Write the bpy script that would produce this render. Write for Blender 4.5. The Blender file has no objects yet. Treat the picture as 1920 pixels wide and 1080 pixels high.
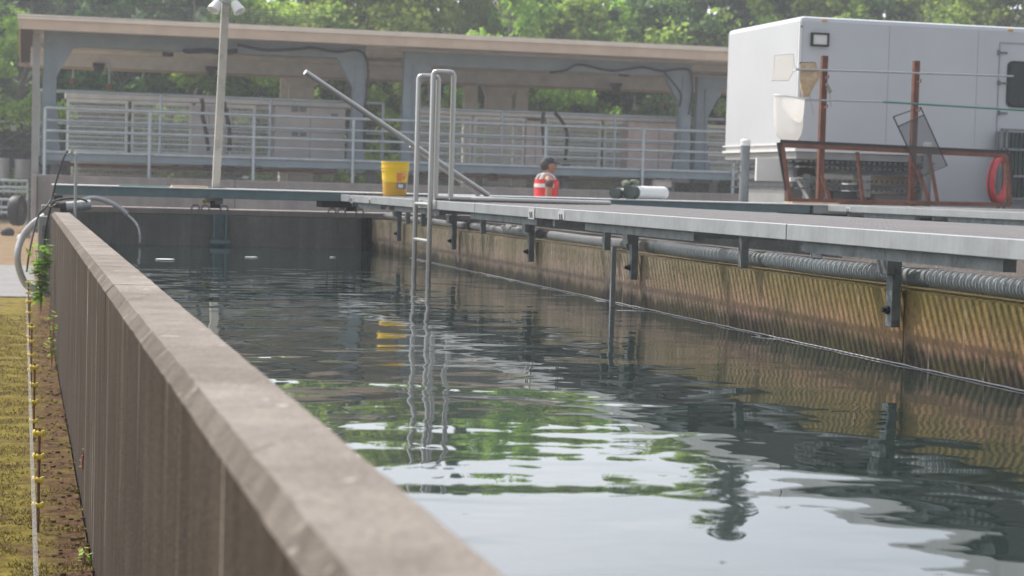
import bpy, bmesh, math, random
import numpy as np
from mathutils import Vector, Matrix, Quaternion, noise as mnoise
random.seed(7); rng = np.random.default_rng(7)
sc = bpy.context.scene
COL = sc.collection
R = math.radians
# ------------------------------------------------------------------ camera
CAMP = Vector((0, 0, 1.46)); FPX = 3620.6; YAW, PIT, ROL = .2495, .0523, .0277
Fw = Vector((math.sin(YAW)*math.cos(PIT), math.cos(YAW)*math.cos(PIT), -math.sin(PIT)))
Rt0 = Vector((math.cos(YAW), -math.sin(YAW), 0)); Up0 = Rt0.cross(Fw)
Rt = math.cos(ROL)*Rt0 + math.sin(ROL)*Up0; Up = -math.sin(ROL)*Rt0 + math.cos(ROL)*Up0
cam = bpy.data.cameras.new('camera'); co = bpy.data.objects.new('camera', cam); COL.objects.link(co)
m = Matrix((Rt, Up, -Fw)).transposed().to_4x4(); m.translation = CAMP; co.matrix_world = m
cam.sensor_width = 36; cam.lens = FPX*36/1920; cam.clip_start = .05; cam.clip_end = 600
cam.dof.use_dof = True; cam.dof.focus_distance = 9.0; cam.dof.aperture_fstop = 5.6
sc.camera = co
sc.render.resolution_x = 1024; sc.render.resolution_y = 576
def at(px, py, X=None, Y=None, Z=None):            # a pixel seen on one of the place's own planes
    d = Fw + (px-960)/FPX*Rt - (py-540)/FPX*Up
    i, v = (0, X) if X is not None else ((1, Y) if Y is not None else (2, Z))
    return CAMP + d*((v-CAMP[i])/d[i])
# ------------------------------------------------------------------ light
SUND = Vector((-.5, .62, 1.0)).normalized()
EL = math.asin(SUND.z); AZ = math.atan2(SUND.x, SUND.y)
w = bpy.data.worlds.new('World'); sc.world = w; w.use_nodes = True
nt = w.node_tree; nt.nodes.clear()
out = nt.nodes.new('ShaderNodeOutputWorld'); add = nt.nodes.new('ShaderNodeAddShader')
sky = nt.nodes.new('ShaderNodeTexSky'); sky.sky_type = 'NISHITA'; sky.sun_disc = False
sky.sun_elevation = EL; sky.sun_rotation = AZ; sky.air_density = 1.0; sky.dust_density = 4.0
b1 = nt.nodes.new('ShaderNodeBackground'); b1.inputs[1].default_value = .05
b2 = nt.nodes.new('ShaderNodeBackground'); b2.inputs[1].default_value = 1.0
tc = nt.nodes.new('ShaderNodeTexCoord'); mp = nt.nodes.new('ShaderNodeMapping'); mp.inputs['Scale'].default_value = (1, 1, 4)
nz = nt.nodes.new('ShaderNodeTexNoise'); nz.inputs['Scale'].default_value = 2.2; nz.inputs['Detail'].default_value = 6
cr = nt.nodes.new('ShaderNodeValToRGB')
cr.color_ramp.elements[0].position = .3; cr.color_ramp.elements[0].color = (.50, .54, .60, 1)
cr.color_ramp.elements[1].position = .7; cr.color_ramp.elements[1].color = (.78, .80, .83, 1)
nt.links.new(tc.outputs['Generated'], mp.inputs[0]); nt.links.new(mp.outputs[0], nz.inputs[0])
nt.links.new(nz.outputs[0], cr.inputs[0]); nt.links.new(cr.outputs[0], b2.inputs[0])
# thin bright overcast, brightest round the veiled sun
dp = nt.nodes.new('ShaderNodeVectorMath'); dp.operation = 'DOT_PRODUCT'; dp.inputs[1].default_value = tuple(Vector((SUND.x, SUND.y+.25, .35)).normalized())
nt.links.new(tc.outputs['Generated'], dp.inputs[0])
mr = nt.nodes.new('ShaderNodeMapRange'); mr.interpolation_type = 'SMOOTHSTEP'; mr.inputs[1].default_value = -.2; mr.inputs[2].default_value = .95; mr.inputs[3].default_value = .46; mr.inputs[4].default_value = 1.55
nt.links.new(dp.outputs['Value'], mr.inputs[0]); nt.links.new(mr.outputs[0], b2.inputs[1])
nt.links.new(sky.outputs[0], b1.inputs[0]); nt.links.new(b1.outputs[0], add.inputs[0])
nt.links.new(b2.outputs[0], add.inputs[1]); nt.links.new(add.outputs[0], out.inputs[0])
sl = bpy.data.lights.new('sun', 'SUN'); sl.energy = 3.2; sl.angle = R(.9); sl.color = (1, .93, .84)
so = bpy.data.objects.new('sun', sl); COL.objects.link(so); so.location = (-20, 30, 40)
so.rotation_euler = (-SUND).to_track_quat('-Z', 'Y').to_euler()
sc.view_settings.view_transform = 'Standard'; sc.view_settings.look = 'None'
sc.view_settings.exposure = 0.62; sc.view_settings.gamma = 1
# ------------------------------------------------------------------ materials
def nodes(name):
    mt = bpy.data.materials.new(name); mt.use_nodes = True; n = mt.node_tree
    return mt, n, n.nodes['Principled BSDF']
def coords(n, scale=(1, 1, 1), kind='Position'):
    g = n.nodes.new('ShaderNodeNewGeometry') if kind == 'Position' else n.nodes.new('ShaderNodeTexCoord')
    mp = n.nodes.new('ShaderNodeMapping'); mp.inputs['Scale'].default_value = scale
    n.links.new(g.outputs[kind], mp.inputs[0]); return mp.outputs[0]
def noise(n, scale, detail=4, rough=.6, sc3=(1, 1, 1), kind='Position', dist=0):
    t = n.nodes.new('ShaderNodeTexNoise'); t.inputs['Scale'].default_value = scale
    t.inputs['Detail'].default_value = detail; t.inputs['Roughness'].default_value = rough
    t.inputs['Distortion'].default_value = dist
    n.links.new(coords(n, sc3, kind), t.inputs[0]); return t.outputs[0]
def ramp(n, fac, stops):
    r = n.nodes.new('ShaderNodeValToRGB'); e = r.color_ramp.elements
    while len(e) < len(stops): e.new(.5)
    for k, (p, c) in enumerate(stops):
        e[k].position = p; e[k].color = (*c, 1) if len(c) == 3 else c
    n.links.new(fac, r.inputs[0]); return r.outputs[0]
def mix(n, fac, a, b, mode='MIX'):
    x = n.nodes.new('ShaderNodeMix'); x.data_type = 'RGBA'; x.blend_type = mode
    for s, v in ((0, fac), (6, a), (7, b)):
        if hasattr(v, 'is_linked') or hasattr(v, 'links'): n.links.new(v, x.inputs[s])
        elif s == 0: x.inputs[0].default_value = v
        else: x.inputs[s].default_value = (*v, 1)
    return x.outputs[2]
def mth(n, op, a, b=0.0, c=None, clamp=False):
    x = n.nodes.new('ShaderNodeMath'); x.operation = op; x.use_clamp = clamp
    for k, v in enumerate((a, b) if c is None else (a, b, c)):
        if hasattr(v, 'links'): n.links.new(v, x.inputs[k])
        else: x.inputs[k].default_value = v
    return x.outputs[0]
def bump(n, bs, h, dist=.01, strength=1.0):
    b = n.nodes.new('ShaderNodeBump'); b.inputs['Distance'].default_value = dist; b.inputs['Strength'].default_value = strength
    n.links.new(h, b.inputs['Height']); n.links.new(b.outputs[0], bs.inputs['Normal'])
def sepz(n, k=2):
    g = n.nodes.new('ShaderNodeNewGeometry'); s = n.nodes.new('ShaderNodeSeparateXYZ')
    n.links.new(g.outputs['Position'], s.inputs[0]); return s.outputs[k]
def M(name, col, rough=.6, metal=0, var=.25, vs=6, bmp=.002, bs=60, col2=None, kind='Position', streak=0):
    mt, n, p = nodes(name)
    lo = tuple(c*(1-var) for c in col); hi = tuple(min(1, c*(1+var)) for c in col)
    c = ramp(n, noise(n, vs, 5, .65, kind=kind), [(.3, lo), (.7, hi)])
    if col2:
        c = mix(n, ramp(n, noise(n, vs*1.7, 6, .7, kind=kind), [(.5, (0, 0, 0)), (.68, (1, 1, 1))]), c, col2)
    if streak:
        s = ramp(n, noise(n, 1, 4, .7, (40, 40, 1.5)), [(.35, (1-streak,)*3), (.6, (1, 1, 1))])
        c = mix(n, 1.0, c, s, 'MULTIPLY')
    n.links.new(c, p.inputs['Base Color'])
    r = ramp(n, noise(n, vs*3, 3), [(.3, (max(0, rough-.1),)*3), (.7, (min(1, rough+.1),)*3)])
    n.links.new(r, p.inputs['Roughness']); p.inputs['Metallic'].default_value = metal
    if bmp: bump(n, p, noise(n, bs, 4, .6, kind=kind), bmp)
    return mt
def concrete(name, col, streakcol=None, pale=None, var=.2, topcol=None, sk=1.0, pit=True):
    mt, n, p = nodes(name)
    lo = tuple(c*(1-var) for c in col); hi = tuple(c*(1+var) for c in col)
    c = ramp(n, noise(n, 1.6, 6, .62), [(.3, lo), (.68, hi)])
    c = mix(n, .5, c, ramp(n, noise(n, 45, 4, .7), [(.3, (.72,)*3), (.7, (1.15,)*3)]), 'MULTIPLY')
    if streakcol:
        s = noise(n, 1, 6, .75, (8, 8, .40), dist=.2)
        c = mix(n, ramp(n, s, [(.40, (0, 0, 0)), (.70, (sk*.85,)*3)]), c, streakcol)
    if pale:
        s = noise(n, 1, 4, .7, (12, 12, .15))
        c = mix(n, ramp(n, s, [(.63, (0, 0, 0)), (.66, (.75,)*3), (.675, (.75,)*3), (.70, (0, 0, 0))]), c, pale)
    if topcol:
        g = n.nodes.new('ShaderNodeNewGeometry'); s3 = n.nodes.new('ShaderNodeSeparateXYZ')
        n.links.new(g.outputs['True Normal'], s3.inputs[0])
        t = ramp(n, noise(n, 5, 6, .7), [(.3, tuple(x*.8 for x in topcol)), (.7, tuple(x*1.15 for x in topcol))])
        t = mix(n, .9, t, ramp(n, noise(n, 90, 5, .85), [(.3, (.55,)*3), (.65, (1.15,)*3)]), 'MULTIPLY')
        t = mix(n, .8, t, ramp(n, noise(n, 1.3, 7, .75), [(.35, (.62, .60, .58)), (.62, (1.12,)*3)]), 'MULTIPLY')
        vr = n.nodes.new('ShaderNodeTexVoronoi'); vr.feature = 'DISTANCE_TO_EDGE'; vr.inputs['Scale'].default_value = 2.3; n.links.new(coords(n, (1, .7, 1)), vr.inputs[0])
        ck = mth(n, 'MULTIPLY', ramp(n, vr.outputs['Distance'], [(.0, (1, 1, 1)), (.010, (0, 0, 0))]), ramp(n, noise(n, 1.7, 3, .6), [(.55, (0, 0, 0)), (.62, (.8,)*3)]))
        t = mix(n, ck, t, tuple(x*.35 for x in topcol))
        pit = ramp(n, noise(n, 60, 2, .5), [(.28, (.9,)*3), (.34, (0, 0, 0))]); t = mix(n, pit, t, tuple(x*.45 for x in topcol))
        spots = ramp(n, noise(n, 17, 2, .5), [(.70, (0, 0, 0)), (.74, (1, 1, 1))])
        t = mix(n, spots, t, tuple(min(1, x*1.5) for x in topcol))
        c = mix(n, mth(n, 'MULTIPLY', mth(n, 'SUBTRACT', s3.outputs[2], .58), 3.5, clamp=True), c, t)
    n.links.new(c, p.inputs['Base Color']); p.inputs['Roughness'].default_value = .92; p.inputs['Specular IOR Level'].default_value = .12
    h = mth(n, 'ADD', noise(n, 30, 5, .7), mth(n, 'MULTIPLY', noise(n, 160, 3, .7), .4))
    bump(n, p, h, .012)
    return mt
MT = {}
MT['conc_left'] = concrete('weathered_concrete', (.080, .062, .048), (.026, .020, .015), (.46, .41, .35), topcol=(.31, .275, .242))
MT['conc_base'] = concrete('stained_concrete', (.33, .30, .285), (.13, .12, .118), None, topcol=(.52, .46, .43), sk=.35)
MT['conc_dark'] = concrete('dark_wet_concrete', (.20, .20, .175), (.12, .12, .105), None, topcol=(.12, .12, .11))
MT['conc_plain'] = concrete('plain_concrete', (.24, .205, .185), (.14, .12, .11), (.40, .36, .33), topcol=(.36, .32, .30))
def wall_stain():
    mt, n, p = nodes('algae_stained_concrete')
    z = sepz(n); y = sepz(n, 1)
    wob = mth(n, 'MULTIPLY', mth(n, 'SUBTRACT', noise(n, 1, 4, .7, (7, 7, 1.2)), .5), .16)
    t = mth(n, 'DIVIDE', mth(n, 'SUBTRACT', mth(n, 'ADD', z, wob), .775), .315)
    near = ramp(n, t, [(.0, (.015, .013, .011)), (.20, (.035, .027, .021)), (.31, (.22, .13, .085)), (.45, (.34, .20, .10)), (.70, (.26, .18, .06)), (.95, (.20, .155, .05))])
    far = ramp(n, t, [(.0, (.018, .018, .016)), (.17, (.045, .04, .036)), (.30, (.24, .18, .15)), (.55, (.33, .25, .19)), (.85, (.27, .23, .16)), (.97, (.34, .28, .19))])
    yf = mth(n, 'DIVIDE', mth(n, 'SUBTRACT', y, 7.5), 4.0, clamp=True)
    c = mix(n, yf, near, far)
    s = noise(n, 1, 5, .75, (22, 22, .9))
    c = mix(n, ramp(n, s, [(.36, (.55,)*3), (.5, (0, 0, 0))]), c, (.10, .075, .05))
    c = mix(n, ramp(n, s, [(.60, (0, 0, 0)), (.74, (.75,)*3)]), c, (.50, .42, .34))
    c = mix(n, ramp(n, noise(n, 3, 6, .75), [(.42, (0, 0, 0)), (.7, (.6,)*3)]), c, (.10, .10, .03))
    c = mix(n, ramp(n, noise(n, 30, 6, .8), [(.50, (0, 0, 0)), (.66, (.7,)*3)]), c, (.07, .05, .03))
    n.links.new(c, p.inputs['Base Color']); p.inputs['Roughness'].default_value = .75; p.inputs['Specular IOR Level'].default_value = .2
    bump(n, p, noise(n, 40, 5, .7), .004); return mt
MT['stain'] = wall_stain()
def water_mat():
    mt, n, p = nodes('pond_water')
    p.inputs['Base Color'].default_value = (.016, .026, .024, 1); p.inputs['Roughness'].default_value = .012
    p.inputs['IOR'].default_value = 1.5
    y = sepz(n, 1)
    amp = mth(n, 'DIVIDE', mth(n, 'SUBTRACT', 18.2, y), 3.5, clamp=True)
    amp = mth(n, 'ADD', mth(n, 'MULTIPLY', amp, .92), .08)
    patch = ramp(n, noise(n, .55, 3, .5, (1, .6, 1)), [(.35, (.35,)*3), (.65, (1, 1, 1))])
    h = mth(n, 'ADD', mth(n, 'MULTIPLY', noise(n, 1.5, 1.2, .45, (1, 1.25, 1), dist=.6), .0115),
            mth(n, 'MULTIPLY', noise(n, 6.5, 1.0, .4, (1, 1.15, 1), dist=.4), .0012))
    h = mth(n, 'MULTIPLY', h, mth(n, 'MULTIPLY', amp, patch))
    bump(n, p, h, 1.0); return mt
MT['water'] = water_mat()
MT['wirew'] = M('pale_cord', (.34, .34, .35), .7, 0, .2, 40, 0)
MT['blue'] = M('blue_grey_paint', (.20, .27, .32), .5, 0, .12, 2, .0005, 30, (.25, .31, .34))
MT['rail'] = M('galvanised_rail', (.46, .53, .58), .38, .35, .15, 4, .0004, 40)
MT['galv'] = M('galvanised_steel', (.36, .375, .38), .5, .4, .10, 3, .0003, 90, (.31, .32, .32), streak=.08)
MT['galvd'] = M('dull_galvanised', (.17, .19, .19), .55, .3, .3, 7, .001, 60, (.09, .10, .10))
MT['teal'] = M('teal_painted_beam', (.10, .155, .16), .5, .1, .2, 4, .0006, 40, (.14, .19, .18))
MT['tealtop'] = M('worn_deck_top', (.50, .51, .50), .6, .1, .12, 5, .001, 60)
def plainm(name, col, rough, metal=0):
    mt, n, p = nodes(name); c = ramp(n, noise(n, 1.5, 3, .5), [(.3, tuple(x*.93 for x in col)), (.7, col)]); n.links.new(c, p.inputs['Base Color'])
    p.inputs['Roughness'].default_value = rough; p.inputs['Metallic'].default_value = metal; return mt
MT['alu'] = plainm('brushed_aluminium', (.47, .46, .43), .35, .75)
MT['plate'] = plainm('splice_plate_zinc', (.50, .51, .50), .5, .2)
MT['deckg'] = plainm('deck_grating', (.30, .285, .29), .55, .3)
MT['tan'] = M('tan_fascia', (.55, .445, .345), .6, 0, .12, 2, .0006, 30)
MT['tanl'] = M('pale_flashing', (.70, .64, .56), .5, 0, .1, 2, .0003, 30)
MT['under'] = M('roof_underside', (.66, .68, .68), .75, 0, .2, 1.5, .001, 20)
MT['purl'] = M('purlin_grey', (.74, .76, .76), .6, .1, .15, 2, .0006, 30)
MT['dark'] = M('dark_wood', (.05, .04, .035), .7, 0, .25, 6, .001, 40)
MT['black'] = M('black_rubber', (.012, .013, .014), .55, 0, .2, 8, .0006, 60)
MT['rust'] = M('rusty_steel', (.145, .055, .032), .8, .1, .35, 9, .002, 90, (.10, .035, .022))
MT['rustd'] = M('rusty_pipe', (.20, .085, .05), .8, .1, .4, 9, .002, 60, (.07, .035, .028))
MT['white'] = plainm('white_gelcoat', (.53, .55, .57), .4)
MT['whitep'] = M('white_paint', (.72, .72, .70), .45, 0, .06, 3, .0005, 30)
MT['cream'] = M('cream_post', (.46, .43, .37), .6, 0, .12, 4, .0008, 50, (.33, .31, .27))
MT['panel'] = M('pale_panel', (.78, .78, .75), .5, .1, .12, 3, .0005, 40)
MT['cab'] = M('taupe_cabinet', (.58, .55, .53), .6, 0, .10, 2, .0005, 30, (.58, .51, .47))
MT['pink'] = M('pinkish_panel', (.74, .60, .55), .55, 0, .15, 2.5, .0005, 30, (.72, .70, .68))
MT['grate'] = M('white_grating', (.82, .83, .78), .5, .2, .1, 4, .0003, 40)
MT['yellow'] = M('yellow_plastic', (.95, .62, .008), .35, 0, .06, 4, .0003, 20)
MT['yellowd'] = M('yellow_insulator', (.72, .55, .05), .45, 0, .2, 30, .0003, 60)
MT['amber'] = M('amber_plastic', (.62, .34, .015), .4, 0, .1, 5, .0003, 20)
MT['orange'] = M('orange_print', (.80, .22, .05), .5, 0, .1, 20, 0)
MT['bluep'] = M('blue_print', (.10, .13, .22), .5, 0, .3, 40, 0, 40, (.5, .5, .5))
MT['red'] = M('red_plastic', (.50, .04, .045), .4, 0, .12, 5, .0006, 40)
MT['vest'] = M('red_fabric', (.80, .04, .05), .7, 0, .15, 14, .002, 80)
MT['refl'] = M('reflective_band', (.78, .76, .74), .4, 0, .05, 10, 0)
MT['shirt'] = M('brown_fabric', (.10, .065, .05), .85, 0, .25, 12, .002, 80)
MT['trous'] = M('dark_trousers', (.04, .045, .05), .85, 0, .25, 12, .002, 80)
MT['skin'] = M('skin', (.42, .22, .15), .55, 0, .1, 10, .0004, 90)
MT['cap'] = M('navy_cap', (.03, .035, .05), .75, 0, .15, 16, .001, 90)
MT['netw'] = M('white_netting', (.80, .78, .74), .8, 0, .08, 30, .001, 200)
MT['nett'] = M('tan_netting', (.50, .36, .22), .8, 0, .25, 18, .002, 120)
MT['hose'] = M('milky_hose', (.42, .41, .40), .3, 0, .08, 6, .0003, 40)
MT['pole_g'] = M('green_pole', (.02, .17, .12), .4, 0, .15, 6, .0003, 50)
MT['dgreen'] = M('dark_green_cap', (.035, .055, .045), .7, 0, .25, 10, .002, 60)
MT['wood'] = M('new_wood', (.55, .38, .24), .7, 0, .15, 8, .001, 60)
MT['glass'] = M('dark_window', (.008, .016, .014), .06, 0, .3, 2, 0)
MT['frame_g'] = M('grey_steel', (.20, .215, .22), .55, .2, .2, 5, .0006, 50)
MT['lgrey'] = M('light_grey_paint', (.29, .30, .295), .5, 0, .12, 3, .0005, 30)
MT['pink_st'] = M('pink_stem', (.55, .20, .17), .6, 0, .2, 10, .0005, 40)
def sheer(name, col, alpha, scale=None):
    mt, n, p = nodes(name); p.inputs['Roughness'].default_value = .7
    p.inputs['Base Color'].default_value = (*col, 1); p.inputs['Alpha'].default_value = alpha
    if scale:
        c = ramp(n, noise(n, scale, 3, .5), [(.3, tuple(x*.7 for x in col)), (.7, col)]); n.links.new(c, p.inputs['Base Color'])
    return mt
MT['mesh'] = sheer('fine_mesh', (.10, .10, .10), .30, 30)
def netmat():
    mt, n, p = nodes('white_mesh'); p.inputs['Base Color'].default_value = (.85, .83, .79, 1); p.inputs['Roughness'].default_value = .8
    tr = n.nodes.new('ShaderNodeBsdfTranslucent'); tr.inputs[0].default_value = (.85, .83, .79, 1); ms = n.nodes.new('ShaderNodeMixShader'); ms.inputs[0].default_value = .5
    tp = n.nodes.new('ShaderNodeBsdfTransparent'); m2 = n.nodes.new('ShaderNodeMixShader'); m2.inputs[0].default_value = .25
    n.links.new(p.outputs[0], ms.inputs[1]); n.links.new(tr.outputs[0], ms.inputs[2]); n.links.new(ms.outputs[0], m2.inputs[1]); n.links.new(tp.outputs[0], m2.inputs[2]); n.links.new(m2.outputs[0], n.nodes['Material Output'].inputs[0]); return mt
MT['whitemesh'] = netmat()
MT['darkmesh'] = sheer('dark_net', (.05, .055, .055), .62, 3)
MT['waterjet'] = sheer('splashing_water', (.75, .77, .78), .35, 40)
def leaf_mat(name, c1, c2, trans=.45):
    mt, n, p = nodes(name)
    oi = n.nodes.new('ShaderNodeObjectInfo')
    c = ramp(n, noise(n, 1.1, 4, .7), [(.3, c1), (.7, c2)])
    c = mix(n, .6, c, ramp(n, noise(n, 14, 2, .5), [(.3, (.55,)*3), (.7, (1.35,)*3)]), 'MULTIPLY')
    hs = n.nodes.new('ShaderNodeHueSaturation'); n.links.new(c, hs.inputs['Color'])
    n.links.new(mth(n, 'ADD', mth(n, 'MULTIPLY', oi.outputs['Random'], .5), .78), hs.inputs['Value'])
    n.links.new(mth(n, 'ADD', mth(n, 'MULTIPLY', oi.outputs['Random'], .03), .485), hs.inputs['Hue'])
    n.links.new(hs.outputs[0], p.inputs['Base Color']); p.inputs['Roughness'].default_value = .6
    tr = n.nodes.new('ShaderNodeBsdfTranslucent'); n.links.new(hs.outputs[0], tr.inputs[0])
    ms = n.nodes.new('ShaderNodeMixShader'); ms.inputs[0].default_value = trans
    o = n.nodes['Material Output']
    n.links.new(p.outputs[0], ms.inputs[1]); n.links.new(tr.outputs[0], ms.inputs[2]); n.links.new(ms.outputs[0], o.inputs[0])
    return mt
MT['leaf'] = leaf_mat('fresh_leaves', (.20, .34, .05), (.46, .60, .10), .6)
MT['leafd'] = leaf_mat('deep_leaves', (.055, .12, .035), (.14, .25, .06), .45)
MT['needle'] = leaf_mat('needles', (.045, .10, .055), (.10, .18, .08), .35)
MT['leafb'] = leaf_mat('bright_leaves', (.22, .46, .03), (.42, .68, .07), .55)
MT['bark'] = M('bark', (.13, .11, .09), .9, 0, .3, 8, .01, 20)
MT['barkp'] = M('pale_bark', (.30, .27, .22), .9, 0, .25, 6, .008, 20)
def ground_mat():
    mt, n, p = nodes('mossy_ground')
    y = sepz(n, 1); x = sepz(n, 0)
    moss = ramp(n, noise(n, 11, 8, .82), [(.32, (.06, .045, .015)), (.45, (.20, .16, .03)), (.6, (.33, .27, .05)), (.75, (.44, .37, .09))])
    moss = mix(n, ramp(n, noise(n, 3.2, 7, .8), [(.50, (0, 0, 0)), (.60, (.9,)*3)]), moss, (.13, .075, .04))
    dirt = ramp(n, noise(n, 16, 8, .85), [(.34, (.025, .014, .010)), (.5, (.13, .068, .036)), (.68, (.30, .19, .11))])
    dirt = mix(n, ramp(n, noise(n, 6, 6, .8), [(.5, (0, 0, 0)), (.60, (.9,)*3)]), dirt, (.22, .18, .04))
    f = mth(n, 'ADD', mth(n, 'MULTIPLY', x, 3.0), mth(n, 'MULTIPLY', noise(n, 4.5, 6, .75), 1.8))
    c = mix(n, ramp(n, f, [(.98, (0, 0, 0)), (1.0, (1, 1, 1))]), moss, dirt)
    f2 = mth(n, 'SUBTRACT', f, .95); c = mix(n, mth(n, 'MULTIPLY', f2, 2.2, clamp=True), moss, dirt)
    far = ramp(n, noise(n, .7, 6, .7), [(.3, (.20, .13, .08)), (.5, (.30, .21, .13)), (.7, (.18, .17, .07))])
    c = mix(n, mth(n, 'MULTIPLY', mth(n, 'SUBTRACT', y, 24), .5, clamp=True), c, far)
    wood = ramp(n, noise(n, .4, 6, .7), [(.3, (.015, .03, .010)), (.7, (.05, .085, .02))])
    c = mix(n, mth(n, 'MULTIPLY', mth(n, 'SUBTRACT', y, 58), .2, clamp=True), c, wood)
    n.links.new(c, p.inputs['Base Color']); p.inputs['Roughness'].default_value = .95; p.inputs['Specular IOR Level'].default_value = .1
    bump(n, p, noise(n, 35, 6, .8), .03); return mt
MT['ground'] = ground_mat()
MT['asphalt'] = M('old_asphalt', (.20, .195, .19), .9, 0, .15, 3, .004, 120, (.25, .235, .22))
MT['moss'] = M('moss_tufts', (.27, .22, .045), .95, 0, .5, 30, 0, 40, (.17, .12, .04))
# ------------------------------------------------------------------ mesh builder
class MB:
    def __init__(s): s.v = []; s.f = []; s.sm = []
    def add(s, vs, fs, smooth=False):
        o = len(s.v); s.v += [Vector(v) for v in vs]; s.f += [tuple(i+o for i in f) for f in fs]; s.sm += [smooth]*len(fs); return s
    def box(s, a, b, bev=0):
        x0, x1 = sorted((a[0], b[0])); y0, y1 = sorted((a[1], b[1])); z0, z1 = sorted((a[2], b[2]))
        if bev <= 0:
            return s.add([(x0,y0,z0),(x1,y0,z0),(x1,y1,z0),(x0,y1,z0),(x0,y0,z1),(x1,y0,z1),(x1,y1,z1),(x0,y1,z1)],
                         [(0,3,2,1),(4,5,6,7),(0,1,5,4),(1,2,6,5),(2,3,7,6),(3,0,4,7)])
        bm = bmesh.new(); bmesh.ops.create_cube(bm, size=1)
        bmesh.ops.scale(bm, vec=(x1-x0, y1-y0, z1-z0), verts=bm.verts)
        bmesh.ops.bevel(bm, geom=bm.edges[:], offset=bev, segments=2, affect='EDGES', profile=.5)
        c = Vector(((x0+x1)/2, (y0+y1)/2, (z0+z1)/2)); bm.verts.index_update()
        s.add([v.co+c for v in bm.verts], [[v.index for v in f.verts] for f in bm.faces]); bm.free(); return s
    def bar(s, p, q, w, h=None, up=(0, 0, 1)):
        h = h or w; p = Vector(p); q = Vector(q); d = (q-p).normalized(); u = Vector(up)
        if abs(d.dot(u)) > .98: u = Vector((1, 0, 0))
        r = d.cross(u).normalized(); u = r.cross(d)
        c = [(-1,-1),(1,-1),(1,1),(-1,1)]
        vs = [e+r*a*w/2+u*b*h/2 for e in (p, q) for a, b in c]
        return s.add(vs, [(0,3,2,1),(4,5,6,7),(0,1,5,4),(1,2,6,5),(2,3,7,6),(3,0,4,7)])
    def tube(s, pts, r, n=10, cap=True, rad=None):
        pts = [Vector(p) for p in pts]; k = len(pts); vs = []; fs = []
        d0 = (pts[1]-pts[0]).normalized(); u = Vector((0, 0, 1)) if abs(d0.z) < .9 else Vector((1, 0, 0))
        for i, p in enumerate(pts):
            d = (pts[min(i+1, k-1)]-pts[max(i-1, 0)]).normalized()
            u = (u-d*u.dot(d)).normalized(); w_ = d.cross(u); rr = rad[i] if rad else r
            vs += [p+(u*math.cos(2*math.pi*j/n)+w_*math.sin(2*math.pi*j/n))*rr for j in range(n)]
        for i in range(k-1):
            for j in range(n):
                a = i*n+j; b = i*n+(j+1) % n; fs.append((a, b, b+n, a+n))
        if cap: fs += [tuple(range(n))[::-1], tuple(range((k-1)*n, k*n))]
        return s.add(vs, fs, True)
    def lathe(s, prof, c=(0, 0, 0), n=28, axis='Z'):
        vs = []; fs = []
        for r, z in prof:
            for j in range(n):
                a = 2*math.pi*j/n; x, y = r*math.cos(a), r*math.sin(a)
                v = (x, y, z) if axis == 'Z' else ((x, z, y) if axis == 'Y' else (z, x, y))
                vs.append(Vector(v)+Vector(c))
        for i in range(len(prof)-1):
            for j in range(n):
                a = i*n+j; b = i*n+(j+1) % n; fs.append((a, b, b+n, a+n))
        return s.add(vs, fs, True)
    def sphere(s, c, r, n=12, sq=(1, 1, 1)):
        prof = [(max(1e-4, math.sin(math.pi*i/n))*r, -math.cos(math.pi*i/n)*r) for i in range(n+1)]
        o = len(s.v); s.lathe(prof, (0, 0, 0), n*2)
        for i in range(o, len(s.v)): s.v[i] = Vector((s.v[i].x*sq[0], s.v[i].y*sq[1], s.v[i].z*sq[2]))+Vector(c)
        return s
    def poly(s, pts, d):                       # flat outline with thickness along d
        n = len(pts); a = [Vector(p) for p in pts]; b = [p+Vector(d) for p in a]
        return s.add(a+b, [tuple(range(n))[::-1], tuple(range(n, 2*n))]+[(i, (i+1) % n, (i+1) % n+n, i+n) for i in range(n)])
    def build(s, name, mat, parent=None, loc=None):
        if parent is not None: base = worldloc(parent)
        else: base = Vector(loc) if loc is not None else Vector((0, 0, 0))
        me = bpy.data.meshes.new(name); me.from_pydata([tuple(v-base) for v in s.v], [], s.f)
        me.polygons.foreach_set('use_smooth', s.sm); me.update()
        mats = mat if isinstance(mat, (list, tuple)) else [mat]
        for k in mats: me.materials.append(MT[k])
        o = bpy.data.objects.new(name, me); COL.objects.link(o)
        if parent is not None: o.parent = parent
        else: o.location = base
        if any(s.sm):
            try: me.set_sharp_from_angle(angle=R(40))
            except Exception: pass
        return o
def worldloc(o):
    v = Vector((0, 0, 0))
    while o is not None: v += o.location; o = o.parent
    return v
def tag(o, label=None, cat=None, group=None, kind=None):
    if label: o['label'] = label
    if cat: o['category'] = cat
    if group: o['group'] = group
    if kind: o['kind'] = kind
    return o
def thing(name, loc, label, cat, group=None):
    o = bpy.data.objects.new(name, None); COL.objects.link(o); o.location = loc; o.empty_display_size = .2
    return tag(o, label, cat, group)
def copy_thing(src, loc, label, group=None):
    r = src.copy(); COL.objects.link(r); r.location = loc; r['label'] = label
    if group: r['group'] = group
    for ch in src.children:
        c = ch.copy(); COL.objects.link(c); c.parent = r
        for g in ch.children:
            d = g.copy(); COL.objects.link(d); d.parent = c
    return r
def box(a, b, name, mat, parent=None, bev=0, loc=None): return MB().box(a, b, bev).build(name, mat, parent, loc)
# ------------------------------------------------------------------ levels
ZT, ZW, ZK, ZP = 1.09, .775, 1.33, 1.36
def gz(y, x=-1):
    if x > .2 and y < 44.4: return 0 if y < 21 else .15
    return 0 if y < 68 else min(y-68, 27)*.34+max(0, y-95)*.1
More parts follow.
